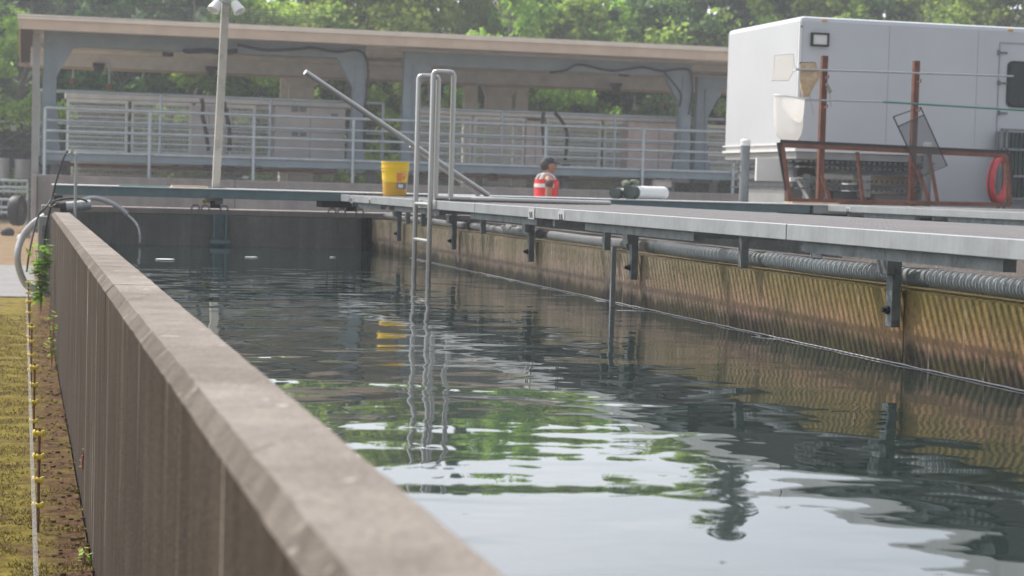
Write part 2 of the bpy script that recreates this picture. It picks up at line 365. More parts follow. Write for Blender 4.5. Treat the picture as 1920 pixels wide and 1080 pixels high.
# ground: one sheet with the raceways left open as dark pits is not needed: water hides it, so the sheet dips below them
def ground():
    xs = sorted(set([-60, -40, -25, -15, -8, -4, -2, -1, -.5, 0, .19, .21, .27] + [.285, 3.7, 4.6, 8.79, 12, 16, 22, 30, 45, 60, 90]))
    ys = [-4, 0, 2]+[2+i*.5 for i in range(1, 36)]+[19.99, 20.01, 21, 24, 28, 34, 40, 44.3, 44.5, 52, 60, 68, 72, 76, 80, 85, 90, 95, 110, 140, 180]
    vs = []; fs = []
    for y in ys:
        for x in xs:
            z = gz(y, x); 
            if .28 <= x <= 8.8 and y < 20: z = -.6
            if y > 68: z += .3*mnoise.noise(Vector((x*.05, y*.05, 0)))
            vs.append((x, y, z))
    n = len(xs)
    for i in range(len(ys)-1):
        for j in range(n-1): fs.append((i*n+j, i*n+j+1, (i+1)*n+j+1, (i+1)*n+j))
    tag(MB().add(vs, fs).build('ground', 'ground'), kind='structure')
ground()
rd = MB(); rd.add([(-30, 23.4, .012), (.19, 23.4, .012), (.19, 31.4, .012), (-30, 31.4, .012)], [(0, 1, 2, 3)])
tag(rd.build('road', 'asphalt'), kind='structure')
def moss():
    n = 60000; Y = 6.5+ (rng.random(n)**1.8)*14; X = -.5+rng.random(n)*.78
    nzv = np.array([mnoise.noise(Vector((x*5, y*5, 3))) for x, y in zip(X, Y)])
    keep = (X*1.6+nzv*1.1+rng.normal(size=n)*.12) < .02; X = X[keep]; Y = Y[keep]; n = len(X)
    a = rng.random(n)*6.28; h = .003+rng.random(n)**2*.012; wd = .0015+rng.random(n)*.003
    dx, dy = np.cos(a)*wd, np.sin(a)*wd; lx, ly = (rng.random(n)-.5)*.02, (rng.random(n)-.5)*.02
    v = np.empty((n, 4, 3)); z0 = np.full(n, -.002)
    v[:, 0] = np.c_[X-dx, Y-dy, z0]; v[:, 1] = np.c_[X+dx, Y+dy, z0]
    v[:, 2] = np.c_[X+dx*.4+lx, Y+dy*.4+ly, h]; v[:, 3] = np.c_[X-dx*.4+lx, Y-dy*.4+ly, h]
    o = quads('moss', v, 'moss'); tag(o, kind='stuff')
def quads(name, v, mat, parent=None):
    n = len(v); me = bpy.data.meshes.new(name); me.vertices.add(4*n); me.vertices.foreach_set('co', v.reshape(-1))
    me.loops.add(4*n); me.loops.foreach_set('vertex_index', np.arange(4*n, dtype=np.int32))
    me.polygons.add(n); me.polygons.foreach_set('loop_start', np.arange(0, 4*n, 4, dtype=np.int32))
    me.polygons.foreach_set('loop_total', np.full(n, 4, dtype=np.int32)); me.update(calc_edges=True); me.materials.append(MT[mat])
    o = bpy.data.objects.new(name, me); COL.objects.link(o)
    if parent: o.parent = parent
    return o
moss()
def clods():
    mb = MB()
    for _ in range(900):
        y = 6.6+random.random()**1.5*13; x = .275-abs(random.gauss(0, .12)); r = .002+random.random()**4*.010
        mb.sphere((x, y, r*.4), r, 3, (1.2, 1, .7))
    tag(mb.build('dirt_clods', 'ground'), kind='stuff')
clods()
for nm, x0, x1 in (('water', .46, 3.51), ('water', 4.76, 8.6)):
    tag(MB().add([(x0, -3, ZW), (x1, -3, ZW), (x1, 19.85, ZW), (x0, 19.85, ZW)], [(0, 1, 2, 3)]).build(nm, 'water'), kind='structure')
# ------------------------------------------------------------------ raceway walls
def wall_run(mb, x0, x1, y0, y1, z0, z1, ch=.028, step=.06, amp=.0022, nz_=6):
    n = max(2, int((y1-y0)/step)); prof = [(x0, z0)]+[(x0, z0+(z1-ch-z0)*k/nz_) for k in range(1, nz_+1)]+[(x0+ch, z1)]
    for k in range(1, 5): prof.append((x0+ch+(x1-x0-2*ch)*k/5, z1))
    prof += [(x1-ch, z1), (x1, z1-ch), (x1, z0)]
    vs = []; fs = []; k = len(prof)
    for i in range(n+1):
        y = y0+(y1-y0)*i/n
        for j, (x, z) in enumerate(prof):
            v = Vector((x, y, z)); a = amp*(1.2 if z > z1-ch*1.5 and j in (nz_, nz_+1, k-3, k-2) else .6)
            v += (Vector((mnoise.noise(v*3+Vector((0, 0, 5))), 0, mnoise.noise(v*3)))*.5+Vector((mnoise.noise(v*19), 0, mnoise.noise(v*23)))*.9)*a if z > z0 else Vector()
            vs.append(v)
    for i in range(n):
        for j in range(k-1): fs.append((i*k+j, i*k+j+1, (i+1)*k+j+1, (i+1)*k+j))
    fs += [tuple(range(k)), tuple(range(n*k, (n+1)*k))[::-1]]
    mb.add(vs, fs); return mb
def cwall(name, lab, x0, x1, cuts, mat, z0=-.5, z1=ZT):
    mb = MB()
    for a, b in zip(cuts[:-1], cuts[1:]): wall_run(mb, x0, x1, a+.012, b-.012, z0, z1)
    mb.box((x0+.02, cuts[0]+.05, z0), (x1-.02, cuts[-1]-.05, z1-.03))
    return tag(mb.build(name, mat, loc=((x0+x1)/2, cuts[0], 0)), lab, 'wall')
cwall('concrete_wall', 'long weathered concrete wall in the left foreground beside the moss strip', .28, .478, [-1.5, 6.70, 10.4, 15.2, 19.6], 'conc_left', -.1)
def right_wall():
    th = thing('concrete_wall', (3.6, 5, 0), 'orange and ochre stained concrete wall under the near walkway at the right', 'wall')
    cuts = [-1.5, 3.6, 7.255, 10.9, 14.6, 18.2, 19.85]; mb = MB()
    for a, b in zip(cuts[:-1], cuts[1:]):
        wall_run(mb, 3.51, 3.70, a+.004, b-.004, -.5, ZT-.006, .006, amp=.002)
    mb.box((3.53, cuts[0]+.05, -.5), (3.68, cuts[-1]-.05, ZT-.03)); mb.build('wall_face', 'stain', th)
right_wall()
cwall('concrete_wall', 'hidden inner concrete wall below the middle of the near walkway', 4.58, 4.76, [-1.5, 5, 10, 15, 19.85], 'conc_plain')
cwall('concrete_wall', 'brownish concrete wall with pale streaks, seen through the gap under the near walkway', 8.6, 8.78, [-1.5, 5, 10, 15, 19.85], 'conc_plain')
def cross_wall(name, lab, x0, x1, y0, y1, z0, z1, mat, cuts=None):
    mb = MB(); xs = cuts or [x0, x1]
    for a, b in zip(xs[:-1], xs[1:]): mb.box((a+.004, y0, z0), (b-.004, y1, z1), .012)
    return tag(mb.build(name, mat, loc=((x0+x1)/2, y0, 0)), lab, 'wall')
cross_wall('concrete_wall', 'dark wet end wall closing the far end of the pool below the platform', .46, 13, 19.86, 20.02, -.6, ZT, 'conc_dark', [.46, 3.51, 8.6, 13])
cross_wall('concrete_wall', 'low stained wall with a pinkish cap just behind the far platform', .20, 14, 21.25, 21.5, -.3, 1.13, 'conc_base', [.2, 4.5, 9, 14])
cross_wall('concrete_wall', 'long stained base wall with pale cap carrying the far railing', .20, 12, 27.8, 28.25, .1, 1.45, 'conc_base', [.2, 2.95, 6.1, 9.2, 12])
mb = MB()
for Y, Z, X, sx, sy in ((19.2, ZW+.004, .75, .05, .25),):
    pass
for k, (px, py, s) in enumerate(((310, 486, .07), (471, 482, .05), (624, 482, .022))):
    c = at(px, py, Z=ZW+.006); mb = MB()
    pts = [(c.x+s*math.cos(a)*(1+.25*random.random()), c.y+s*.9*math.sin(a)*(1+.3*random.random()), ZW+.004) for a in [i*.6 for i in range(10)]]
    mb.poly(pts, (0, 0, .004))
    tag(mb.build('foam_patch', 'whitep', loc=(c.x, c.y, ZW)), ['largest white foam scrap floating near the far left wall', 'thin white foam scrap floating left of the middle of the far end', 'tiny white foam speck floating near the far right corner'][k], 'foam', 'foam scraps floating on the far water')
rp = MB(); pts = []
y = 3.0
while y < 17.6:
    pts.append((3.497+.004*mnoise.noise(Vector((0, y*3, 1))), y, ZW+.004+.003*mnoise.noise(Vector((y*6, 0, 0))))); y += .06
rp.tube(pts, .003, 6)
tag(rp.build('rope', 'wirew', loc=(3.497, 3, ZW)), 'thin pale rope lying along the waterline of the orange stained wall', 'rope')
# ------------------------------------------------------------------ near walkway
def near_walkway(x0, x1, y0, y1, z, lab, grate=True, brackets=True, name='walkway', plates=(11.35, 11.9, 18.0, 18.9), joints=(7.72, 13.6)):
    th = thing(name, ((x0+x1)/2, y0, z), lab, 'walkway'); e = .064
    cuts = [y0]+sorted(list(plates)+list(joints))+[y1]
    for a, b in zip(cuts[:-1], cuts[1:]):
        if a == b: continue
        g = .006
        box((x0, a+g, z-e), (x0+.035, b-g, z+.004), 'edge_beam', 'galv', th, .003)
    box((x1-.035, y0, z-e), (x1, y1, z+.003), 'edge_beam', 'teal', th)
    for k, yy in enumerate(plates):            # splice plates with slotted bolt holes
        pl = box((x0-.004, yy+(.01 if k % 2 else -.15), z-e+.006 - (.015 if k % 2 else 0)), (x0-.0005, yy+(.15 if k % 2 else -.01), z-.006), 'splice_plate', 'plate', th)
        s = MB(); yc = yy+(.08 if k % 2 else -.08)
        for d in (-.022, .022): s.bar((x0-.006, yc+d-.006, z-.062), (x0-.006, yc+d+.006, z-.028), .004, .014)
        s.build('slot', 'black', pl)
    if grate:
        gb = MB(); yy = y0+.03
        while yy < y1: gb.box((x0+.036, yy, z-.022), (x1-.036, yy+.013, z)); yy += .055
        xx = x0+.12
        while xx < x1-.05: gb.box((xx, y0+.02, z-.012), (xx+.008, y1-.02, z+.0025)); xx += .10
        gb.build('grating', 'deckg', th)
    fr = MB()
    yy = y0+.4
    k = 0
    for yy in [yb for yb in (2.2, 5.0, 7.62, 9.45, 11.6, 13.2, 15.4, 17.2, 19.2) if y0 < yb < y1]:
        fr.box((x0+.05, yy, z-e-.045), (x1-.05, yy+.05, z-e-.001))
    for xx in (x0+.42, x1-.5): fr.box((xx, y0+.05, z-e-.001), (xx+.05, y1-.05, z-.032))
    fr.build('under_frame', 'galvd', th)
    for a, b in ((5.9, 7.6), (9.0, 10.9), (12.0, 13.9), (15.0, 16.9), (17.6, 18.8)):
        if a > y0: box((x0+.04, a, z-e-.048), (x0+.09, min(b, y1), z-e-.002), 'under_channel', 'galvd', th)
    if brackets:
        for yy, lo in ((7.27, .93), (10.75, .94), (13.1, .94), (15.6, .93), (18.0, .92)):
            b = MB(); b.box((x0+.275, yy-.030, lo), (x0+.315, yy+.030, z-e-.004), .003)
            b.box((x0+.24, yy-.05, z-e-.12), (x0+.272, yy+.05, z-e-.05), .003)
            o = b.build('hanger', 'galvd', th)
            bl = MB(); bl.lathe([(.0001, -.03), (.011, -.03), (.011, -.012), (.018, -.012), (.018, 0), (.0001, 0)], (x0+.2745, yy, lo+.07), 10, 'X'); bl.build('bolt', 'black', o)
        for yy in (8.94, 11.24, 14.5, 16.8, 17.5):
            box((x0+.26, yy-.022, ZT+.002), (x0+.30, yy+.022, z-e-.004), 'short_bracket', 'galvd', th, .003)
        sq = MB(); a = x0+.06; zz = z-e-.03       # open end of a square tube
        yy = 7.60
        for (p, q) in (((a, yy-.02, zz-.045), (a+.05, yy+.1, zz-.041)), ((a, yy-.02, zz), (a+.05, yy+.1, zz+.004))): sq.box(p, q)
        sq.box((a, yy-.02, zz-.041), (a+.004, yy-.016, zz)); sq.box((a+.046, yy-.02, zz-.041), (a+.05, yy+.1, zz))
        sq.build('tube_end', 'galv', th)
    return th
near_walkway(3.17, 4.95, 2.5, 19.66, ZK, 'long galvanised walkway with grating deck running along the right side of the pool')
near_walkway(8.55, 10.2, 6, 19.66, ZK+.025, 'second galvanised walkway leaving the platform at the far right edge', True, False, plates=(19.2,), joints=(12,))
# conduit under the walkway edge
def conduit():
    th = thing('conduit', (3.555, 5.0, 1.16), 'grey flexible conduit slung under the edge of the near walkway', 'conduit')
    def ribbed(y0, y1, z0, z1, R0=.034):
        n = int((y1-y0)/.0065); pts = []; rad = []
        for i in range(n+1):
            t = i/n; pts.append((3.555, y0+(y1-y0)*t, z0+(z1-z0)*t - .006*math.sin(math.pi*t))); rad.append(R0+(.0045 if i % 4 in (0, 1) else -.003))
        MB().tube(pts, 0, 14, True, rad).build('ribbed_conduit', 'galvr', th)
    ribbed(3.0, 7.10, 1.142, 1.140); ribbed(7.40, 8.88, 1.140, 1.138); ribbed(9.02, 10.55, 1.138, 1.138)
    def plain(y0, y1, r=.03, nm='plain_pipe', z=1.134, mt='galv', x=3.555): MB().tube([(x, y0, z), (x, (y0+y1)/2, z-.004), (x, y1, z)], r, 16).build(nm, mt, th)
    plain(7.10, 7.40, .036, 'coupling', 1.138, 'galvd'); plain(8.86, 9.05, .036, 'coupling', 1.136, 'galvd'); plain(10.53, 10.72, .036, 'coupling', 1.136, 'galvd')
    plain(10.85, 11.0, .026, 'coupling', 1.138, 'alu'); plain(11.2, 12.9, .030); plain(13.25, 15.3, .026); plain(15.5, 17.0, .026); plain(17.2, 19.2, .024)
    plain(13.2, 14.15, .034, 'valve_body', 1.132, 'galvd')
    c = MB()
    for k in range(26):
        c.sphere((3.52+random.uniform(-.03, .03), 13.35+k*.03, 1.155+random.uniform(-.01, .015)), .008+random.random()*.008, 4)
    c.build('lime_crust', 'whitep', th)
    for y in (15.4, 17.1, 11.1): MB().lathe([(.0001, -.05), (.04, -.05), (.04, .05), (.0001, .05)], (3.555, y, 1.134), 14, 'Y').build('coupling', 'galvd', th)
MT['galvr'] = M('grey_conduit', (.33, .355, .36), .4, .25, .15, 4, .0004, 60)
conduit()
# thin post standing in the water by the wall, and its guy
pt = MB(); pt.bar((3.36, 10.8, .2), (3.36, 10.8, 1.13), .026); tag(pt.build('post', 'frame_g', loc=(3.36, 10.8, .2)), 'thin dark post standing in the water against the orange wall', 'post')
# ------------------------------------------------------------------ far platform
def platform():
    th = thing('platform', (6, 19.8, ZP), 'teal edged platform crossing the far end of the pools', 'platform'); y0, y1 = 19.70, 20.95
    for a, b in ((.33, 3.40), (3.44, 8.36)):
        box((a, y0, ZP-.10), (b, y0+.05, ZP-.012), 'edge_beam', 'teal', th, .004)
    box((8.40, y0, ZP-.10), (13.5, y0+.05, ZP-.012), 'edge_beam', 'galv', th, .004)
    box((.30, y0-.012, ZP-.011), (13.5, y1, ZP), 'deck', 'tealtop', th)
    box((.33, y1-.05, ZP-.10), (13.5, y1, ZP-.012), 'edge_beam', 'teal', th)
    for x in (1.94, 3.38, 5.2, 6.9, 8.5, 10.2, 12): box((x-.04, y0+.051, ZP-.16), (x+.04, y1-.051, ZP-.0125), 'cross_beam', 'galvd', th)
    for a, b in ((3.0, 3.33), (8.6, 9.4), (9.8, 10.1)): box((a, y0+.1, ZP-.165), (b, y0+.5, ZP-.105), 'under_channel', 'black', th)
platform()
def support(px, lab, mat, w_=.07, x=None, y=19.80):
    x = at(px, 420, Y=19.8).x if x is None else x
    b = MB(); b.box((x-w_, y-.06, -.3), (x-w_+.02, y+.05, ZT+.01)); b.box((x+w_-.02, y-.06, -.3), (x+w_, y+.05, ZT+.01)); b.box((x-w_+.02, y+.02, -.3), (x+w_-.02, y+.045, ZT+.01))
    b.box((x-w_*1.4, y-.10, .80), (x+w_*1.4, y-.061, .84))
    tag(b.build('guide_channel', mat, loc=(x, y, -.3)), lab, 'channel')
support(412, 'teal steel guide channel standing against the dark end wall under the light pole', 'teal')
support(683, 'dark guide channel in the far corner of the pool', 'black', .04, 3.46, 19.75)
# clamps and valves hanging under the platform
def clampset(px, py, lab, x=None):
    c = at(px, py, Y=19.9); th = thing('clamp', (c.x, 19.9, c.z), lab, 'clamp', 'clamps hanging under the far platform')
    box((c.x-.03, 19.86, ZP-.20), (c.x+.07, 19.95, ZP-.13), 'clamp_body', 'black', th, .006)
    for d in (-.22, -.12, .07):
        MB().tube([(c.x+d, 19.88, ZP-.27), (c.x+d, 19.88, ZP-.20), (c.x+d+.02, 19.88, ZP-.175), (c.x+d+.06, 19.88, ZP-.175), (c.x+d+.075, 19.88, ZP-.20), (c.x+d+.075, 19.88, ZP-.27)], .008, 8).build('hook', 'frame_g', th)
    box((c.x-.11, 19.87, ZP-.16), (c.x-.07, 19.91, ZP-.12), 'tag', 'yellowd', th)
clampset(400, 385, 'black clamp with hooks below the platform at the foot of the light pole')
clampset(655, 390, 'black clamp with hooks below the platform at the pool corner')
clampset(1330, 395, 'black clamp under the platform left of the rusty frame')
clampset(1520, 398, 'black clamp under the platform below the left rusty post')
# items on the platform
mb = MB().box((.95, 19.9, ZP+.002), (1.45, 20.15, ZP+.012), .003); tag(mb.build('strip', 'pole_g', loc=(1.2, 20, ZP)), 'thin green strip lying on the left end of the platform', 'strip')
mb = MB().box((1.50, 20.2, ZP+.002), (1.86, 20.4, ZP+.02), .003); tag(mb.build('board', 'wood', loc=(1.7, 20.3, ZP)), 'pale board lying on the platform left of the light pole', 'board')
# light pole
def light_pole():
    x, y = 1.972, 20.45; th = thing('light_pole', (x, y, ZP), 'cream light pole with two white floodlights rising from the far platform', 'light pole')
    top = Vector((2.062, y, 4.1)); bt = Vector((x, y, ZP+.002))
    MB().bar(bt, top, .078, .078, (0, 1, 0)).build('pole', 'cream', th)
    box((x-.09, y-.09, ZP+.001), (x+.09, y+.09, ZP+.012), 'base_plate', 'galvd', th)
    for s in (-1, 1):
        c = Vector((2.036+s*.06, y-.05, 3.275)); h = MB()
        h.lathe([(.0001, 0), (.035, 0), (.045, .02), (.05, .05), (.062, .10), (.066, .125), (.060, .125), (.05, .09), (.0001, .08)], (0, 0, 0), 20, 'Z')
        q = Quaternion((0, 1, 0), R(180-s*28)) ; q = Quaternion((1, 0, 0), R(-25)) @ q
        h.v = [q @ v + c + Vector((s*.02, 0, .03)) for v in h.v]; o = h.build('floodlight', 'whitep', th)
        MB().bar((2.036, y-.05, 3.30), (c.x+s*.02, c.y, c.z+.03), .02).build('arm', 'galv', o)
light_pole()
# ladder hung from the walkway edge
def ladder():
    th = thing('pool_ladder', (3.2, 15.1, ZK), 'shiny aluminium pool ladder with tall handrail hoops at the edge of the walkway', 'ladder')
    for y, hi in ((14.98, 2.35), (15.56, 2.345)):
        x = 3.13
        MB().tube([(x, y, .15), (x, y, 1.2), (x, y, hi-.02), (x+.008, y, hi-.006), (x+.03, y, hi)], .021, 14).build('stringer', 'alu', th)
        MB().tube([(x+.03, y, hi), (x+.13, y, hi)], .0212, 14).build('hoop_top', 'alu', th)
        MB().tube([(x+.13, y, hi), (x+.155, y, hi-.006), (x+.165, y, hi-.02), (x+.165, y, ZK+.03)], .021, 14).build('hoop_leg', 'alu', th)
        MB().tube([(x+.165, y, ZK+.03), (x+.17, y, ZK+.024), (x+.5, y, ZK+.024)], .022, 12).build('foot_rail', 'alu', th)
    z = 1.33-.03
    while z > .2:
        MB().tube([(3.13, 15.0, z), (3.13, 15.54, z)], .017, 12).build('rung', 'alu', th); z -= .29
    MB().tube([(3.42, 15.0, ZK+.024), (3.6, 14.9, ZK+.024), (4.3, 15.05, ZK+.02), (4.8, 15.6, ZK+.016)], .02, 12).build('foot_rail', 'alu', th)
ladder()
# long pole leaning against the ladder
a = at(572, 135, Y=16.15); b = at(915, 366, Y=16.9)
pl = MB().tube([a, b], .024, 14); o = tag(pl.build('leaning_pole', 'alu', loc=b), 'thick aluminium pole leaning diagonally behind the ladder', 'pole')
a2 = at(770, 268, Y=16.6); pl = MB().bar(a2+Vector((0, .03, -.03)), at(900, 368, Y=16.95)+Vector((0, .03, 0)), .016, .016).build('support_rod', 'alu', o)
# bucket
def bucket():
    c = Vector((3.71, 19.45, ZP-.008)); c = at(738, 363, Z=ZK+.012); c = Vector((3.70, 19.5, ZK+.004))
    th = thing('bucket', c, 'bright yellow plastic bucket standing on the walkway corner', 'bucket')
    H = .35; r0, r1 = .118, .140
    lo = MB().lathe([(.0001, .0), (r0-.006, 0), (r0, .006), (r0+.4*(r1-r0), .14)], c, 36); lo.build('lower_body', 'amber', th)  # shade of the contents behind the plastic, painted as a darker yellow
    up = MB().lathe([(r0+.4*(r1-r0), .14), (r1-.003, .255), (r1+.004, .256), (r1+.004, .264), (r1-.002, .265), (r1, .285), (r1+.006, .286), (r1+.006, .294), (r1, .295), (r1+.002, .335), (r1+.009, .337), (r1+.009, .35), (r1-.004, .35), (r1-.008, .16), (.0001, .15)], c, 36)
    up.build('upper_body', 'yellow', th)
    def label(a0, a1, z0, z1, nm, mt, e=.0025):
        vs = []; fs = []; n = 8
        for i in range(n+1):
            a = R(a0+(a1-a0)*i/n)
            for z in (z0, z1):
                r = r0+(r1-r0)*z/.35+e; vs.append((c.x+r*math.cos(a), c.y+r*math.sin(a), c.z+z))
        for i in range(n): fs.append((2*i, 2*i+2, 2*i+3, 2*i+1))
        MB().add(vs, fs, True).build(nm, mt, th)
    label(-95, -28, .17, .24, 'label', 'bucket_lab'); label(-92, -70, .15, .235, 'label_mark', 'orange', .004); label(-66, -52, .17, .205, 'label_mark', 'orange', .004)
    label(-92, -34, .075, .135, 'label', 'bluep', .0025); label(-85, -60, .085, .12, 'label_mark', 'whitep', .004)
    hd = MB(); hd.tube([(c.x+.145*math.cos(a), c.y-.02-.05*math.sin(a), c.z+.30-.13*math.sin(a)) for a in [math.pi*i/14 for i in range(15)]], .0022, 6); hd.build('handle', 'galv', th)
MT['bucket_lab'] = M('bucket_label', (.85, .42, .10), .5, 0, .3, 60, 0, 40, (.85, .62, .4))
bucket()
# tarpaulin rolls
def rolls():
    def roll(p, q, r, lab, nm, mt):
        th = thing(nm, (p.x, p.y, ZP), lab, 'roll'); d = (q-p).normalized(); n = 10
        k = [p+(q-p)*i/n for i in range(n+1)]
        MB().tube(k, r, 20, True, [r*(.96+.06*mnoise.noise(Vector((i*1.3, r*50, 0)))) for i in range(n+1)]).build('roll', mt, th)
        MB().tube([p-d*.012, p+d*.10], r*1.04, 20).build('end_cap', 'dgreen', th); return th
    z = ZP
    roll(Vector((6.46, 20.25, z+.075)), Vector((7.02, 20.75, z+.078)), .075, 'white sheeting roll with dark green end lying on the platform, larger and on the right', 'sheeting_roll', 'whitep')
    roll(Vector((6.30, 20.28, z+.06)), Vector((6.74, 20.86, z+.062)), .060, 'shorter white roll with dark green end lying on the platform, on the left', 'sheeting_roll', 'whitep')
    c = MB()
    for k in range(9): c.sphere((6.52+random.uniform(-.07, .06), 20.42+random.uniform(-.04, .04), z+.165+random.uniform(-.015, .03)), .035, 5, (1.3, 1, .8))
    tag(c.build('cloth', 'olive', loc=(6.5, 20.42, z+.15)), 'crumpled grey green cloth lying on top of the white rolls', 'cloth')
MT['olive'] = M('grey_green_cloth', (.17, .19, .14), .9, 0, .3, 20, .004, 60)
rolls()
# ------------------------------------------------------------------ rusty rack, nets, posts
def rusty():
    Y = 21.05
    for k, (x, zt, lab) in enumerate(((9.06, 3.09, 'left rusty square post carrying the net poles'), (10.23, 3.08, 'right rusty square post crossed by the dark mesh frame'))):
        p = MB(); p.box((x-.035, Y, .1), (x+.035, Y+.07, zt), .004)
        o = tag(p.build('rusty_post', 'rust', loc=(x, Y, .1)), lab, 'post', 'rusty posts behind the far platform')
        for z in (2.86, 2.52):
            MB().tube([(x, Y-.001, z-.03), (x, Y-.10, z-.035), (x, Y-.11, z)], .008, 8).build('hook', 'rustd', o)
        if k == 0:
            s = MB()
            for i in range(7): s.sphere((x+.02+random.uniform(-.03, .05), Y-.03, 2.72+random.uniform(-.05, .05)), .022, 4)
            s.tube([(x+.05, Y-.03, 2.72), (x+.06, Y-.03, 2.6), (x+.08, Y-.02, 2.5)], .005, 6); s.build('rope_knot', 'cordg', o)
    th = thing('rusty_rack', (10, 20.8, ZP), 'long low rusty steel frame with slanting uprights standing on the platform', 'frame')
    yf = 20.78; t = .045
    P = lambda px, py: at(px, py, Y=yf)
    tl, tr, bl, br = P(1466, 272), P(1886, 292), P(1480, 376), P(1893, 384)
    MB().bar(tl, tr, .05, .045, (0, 1, 0)).build('top_rail', 'rust', th)
    MB().bar(bl, br, .05, .045, (0, 1, 0)).build('bottom_rail', 'rust', th)
    for a, b in ((tl, bl), (tr, br)): MB().bar(a, b, .048, .044, (0, 1, 0)).build('upright', 'rust', th)
    for a, b in (((1607, 285), (1618, 376)), ((1741, 285), (1758, 380)), ((1541, 330), (1556, 376)), ((1722, 320), (1742, 378))):
        MB().bar(P(*a), P(*b), .036, .03, (0, 1, 0)).build('brace', 'rust', th)
    z = Vector((0, 0, .032))
    MB().bar(tl+z+Vector((-.02, 0, 0)), tr+z+Vector((.03, 0, 0)), .06, .02, (0, 1, 0)).build('rubber_edge', 'black', th)
    MB().bar(tl+Vector((-.035, 0, .03)), bl+Vector((-.03, 0, .12)), .06, .02, (0, 1, 0)).build('rubber_edge', 'black', th)
    MB().bar(tr+Vector((.035, 0, .03)), br+Vector((.03, 0, .12)), .06, .02, (0, 1, 0)).build('rubber_edge', 'black', th)
    box((bl.x-.03, 20.62, ZP+.001), (bl.x+.55, 20.86, ZP+.02), 'wood_skid', 'wood', th)
rusty_done = False
MT['cordg'] = M('grey_cord', (.30, .28, .24), .9, 0, .2, 30, .001, 90)
rusty()
def nets():
    Y = 20.93
    # upper: white flat net on a silver pole
    P = lambda px, py, y=Y: at(px, py, Y=y)
    th = thing('landing_net', P(1492, 130), 'long silver pole net with a flat white square head, upper of the two pole nets', 'net')
    MB().tube([P(1492, 130), P(1900, 143)], .012, 10).build('handle', 'galv', th)
    fr = [P(1452, 104), P(1488, 101), P(1489, 122), P(1493, 130), P(1486, 137), P(1478, 151), P(1445, 151), P(1450, 128)]
    MB().tube(fr+[fr[0]], .006, 8).build('hoop', 'whitep', th)
    MB().poly([f+Vector((0, .01, 0)) for f in (fr[0], fr[1], fr[2], fr[4], fr[5], fr[6], fr[7])], (0, .008, 0)).build('netting', 'whitemesh', th)
    
    # lower: white bag net on green pole
    th = thing('landing_net', P(1512, 187), 'lower pole net with green and silver handle and deep white bag', 'net')
    MB().tube([P(1510, 187), P(1655, 191)], .011, 10).build('handle', 'galv', th); MB().tube([P(1655, 191), P(1935, 208)], .0115, 10).build('handle', 'pole_g', th)
    c = P(1480, 186); rx, ry = .185, .11
    MB().tube([(c.x+rx*math.cos(a), c.y+ry*math.sin(a), c.z+.02-.02*math.cos(a)) for a in [i*math.pi/12 for i in range(25)]], .009, 8).build('hoop', 'whitep', th)
    vs = []; fs = []; n = 28; prof = [(1, 0), (.99, -.08), (.96, -.2), (.93, -.32), (.86, -.40), (.7, -.46), (.45, -.495), (.01, -.505)]
    for i, (r, z) in enumerate(prof):
        for j in range(n):
            a = 2*math.pi*j/n; k = 1+.035*math.sin(a*7+i*.4)*(i/3 if i < 3 else 1)
            vs.append((c.x+rx*r*k*math.cos(a), c.y+ry*r*k*math.sin(a), c.z+.015+z-.02*math.cos(a)*(1-i/8)))
    for i in range(len(prof)-1):
        for j in range(n): fs.append((i*n+j, i*n+(j+1) % n, (i+1)*n+(j+1) % n, (i+1)*n+j))
    MB().add(vs, fs, True).build('net_bag', 'whitemesh', th)
    # tan bag net
    y2 = 20.98; th = thing('hand_net', P(1520, 150, y2), 'small tan bag net with a black square rim hanging beside the left rusty post', 'net')
    fr = [P(1500, 118, y2), P(1528, 118, y2), P(1539, 140, y2), P(1516, 142, y2)]
    fr = [fr[0], fr[1], fr[2], fr[3]]; MB().tube(fr+[fr[0]], .011, 8).build('hoop', 'black', th)
    d = Vector((0, .06, 0)); top = [f-d*.2 for f in fr]; midl = [P(1495, 150, y2), P(1526, 150, y2), P(1532, 160, y2), P(1505, 166, y2)]; low = [P(1503, 174, y2), P(1516, 176, y2), P(1518, 182, y2), P(1508, 182, y2)]
    vs = []
    for ring, e in ((top, 0), (midl, .07), (low, .03)):
        vs += [ring[0]-Vector((0, e, 0)), ring[1]-Vector((0, e, 0)), ring[2]+Vector((0, e, 0)), ring[3]+Vector((0, e, 0))]
    fs = [(4*i+j, 4*i+(j+1) % 4, 4*i+4+(j+1) % 4, 4*i+4+j) for i in range(2) for j in range(4)]+[(8, 9, 10, 11)]
    MB().add(vs, fs).build('net_bag', 'nett', th)
    MB().tube([P(1518, 176, y2), P(1520, 190, y2), P(1526, 215, y2)], .003, 5).build('cord', 'cordg', th)
    # dark mesh frame
    y3 = 20.72; th = thing('mesh_frame', P(1775, 312, y3), 'dark rectangular mesh screen tilted against the right rusty post', 'screen')
    q = [P(1675, 219, y3), P(1726, 201, y3), P(1776, 311, y3), P(1728, 332, y3)]
    MB().tube(q+[q[0]], .009, 8).build('frame', 'black', th)
    a, b = q[0]+(q[3]-q[0])*.16, q[1]+(q[2]-q[1])*.13
    MB().tube([a, b], .008, 8).build('cross_bar', 'black', th)
    MB().poly([a, b, q[2], q[3]], (0, .004, 0)).build('screen', 'mesh', th)
    # lifebuoy
    c = at(1874, 336, Y=21.3); th = thing('lifebuoy', c, 'red ring lifebuoy hanging behind the right end of the rusty frame', 'lifebuoy')
    rg = []; 
    ax = Vector((.62, .1, .10)).normalized(); ax2 = Vector((0, 0, 1))
    pts = [c+ax*.155*1.45*math.cos(t)+ax2*.255*math.sin(t)+Vector((0, .16, 0))*math.cos(t) for t in [i*2*math.pi/36 for i in range(37)]]
    MB().tube(pts, .05, 14, False).build('ring', 'red', th)
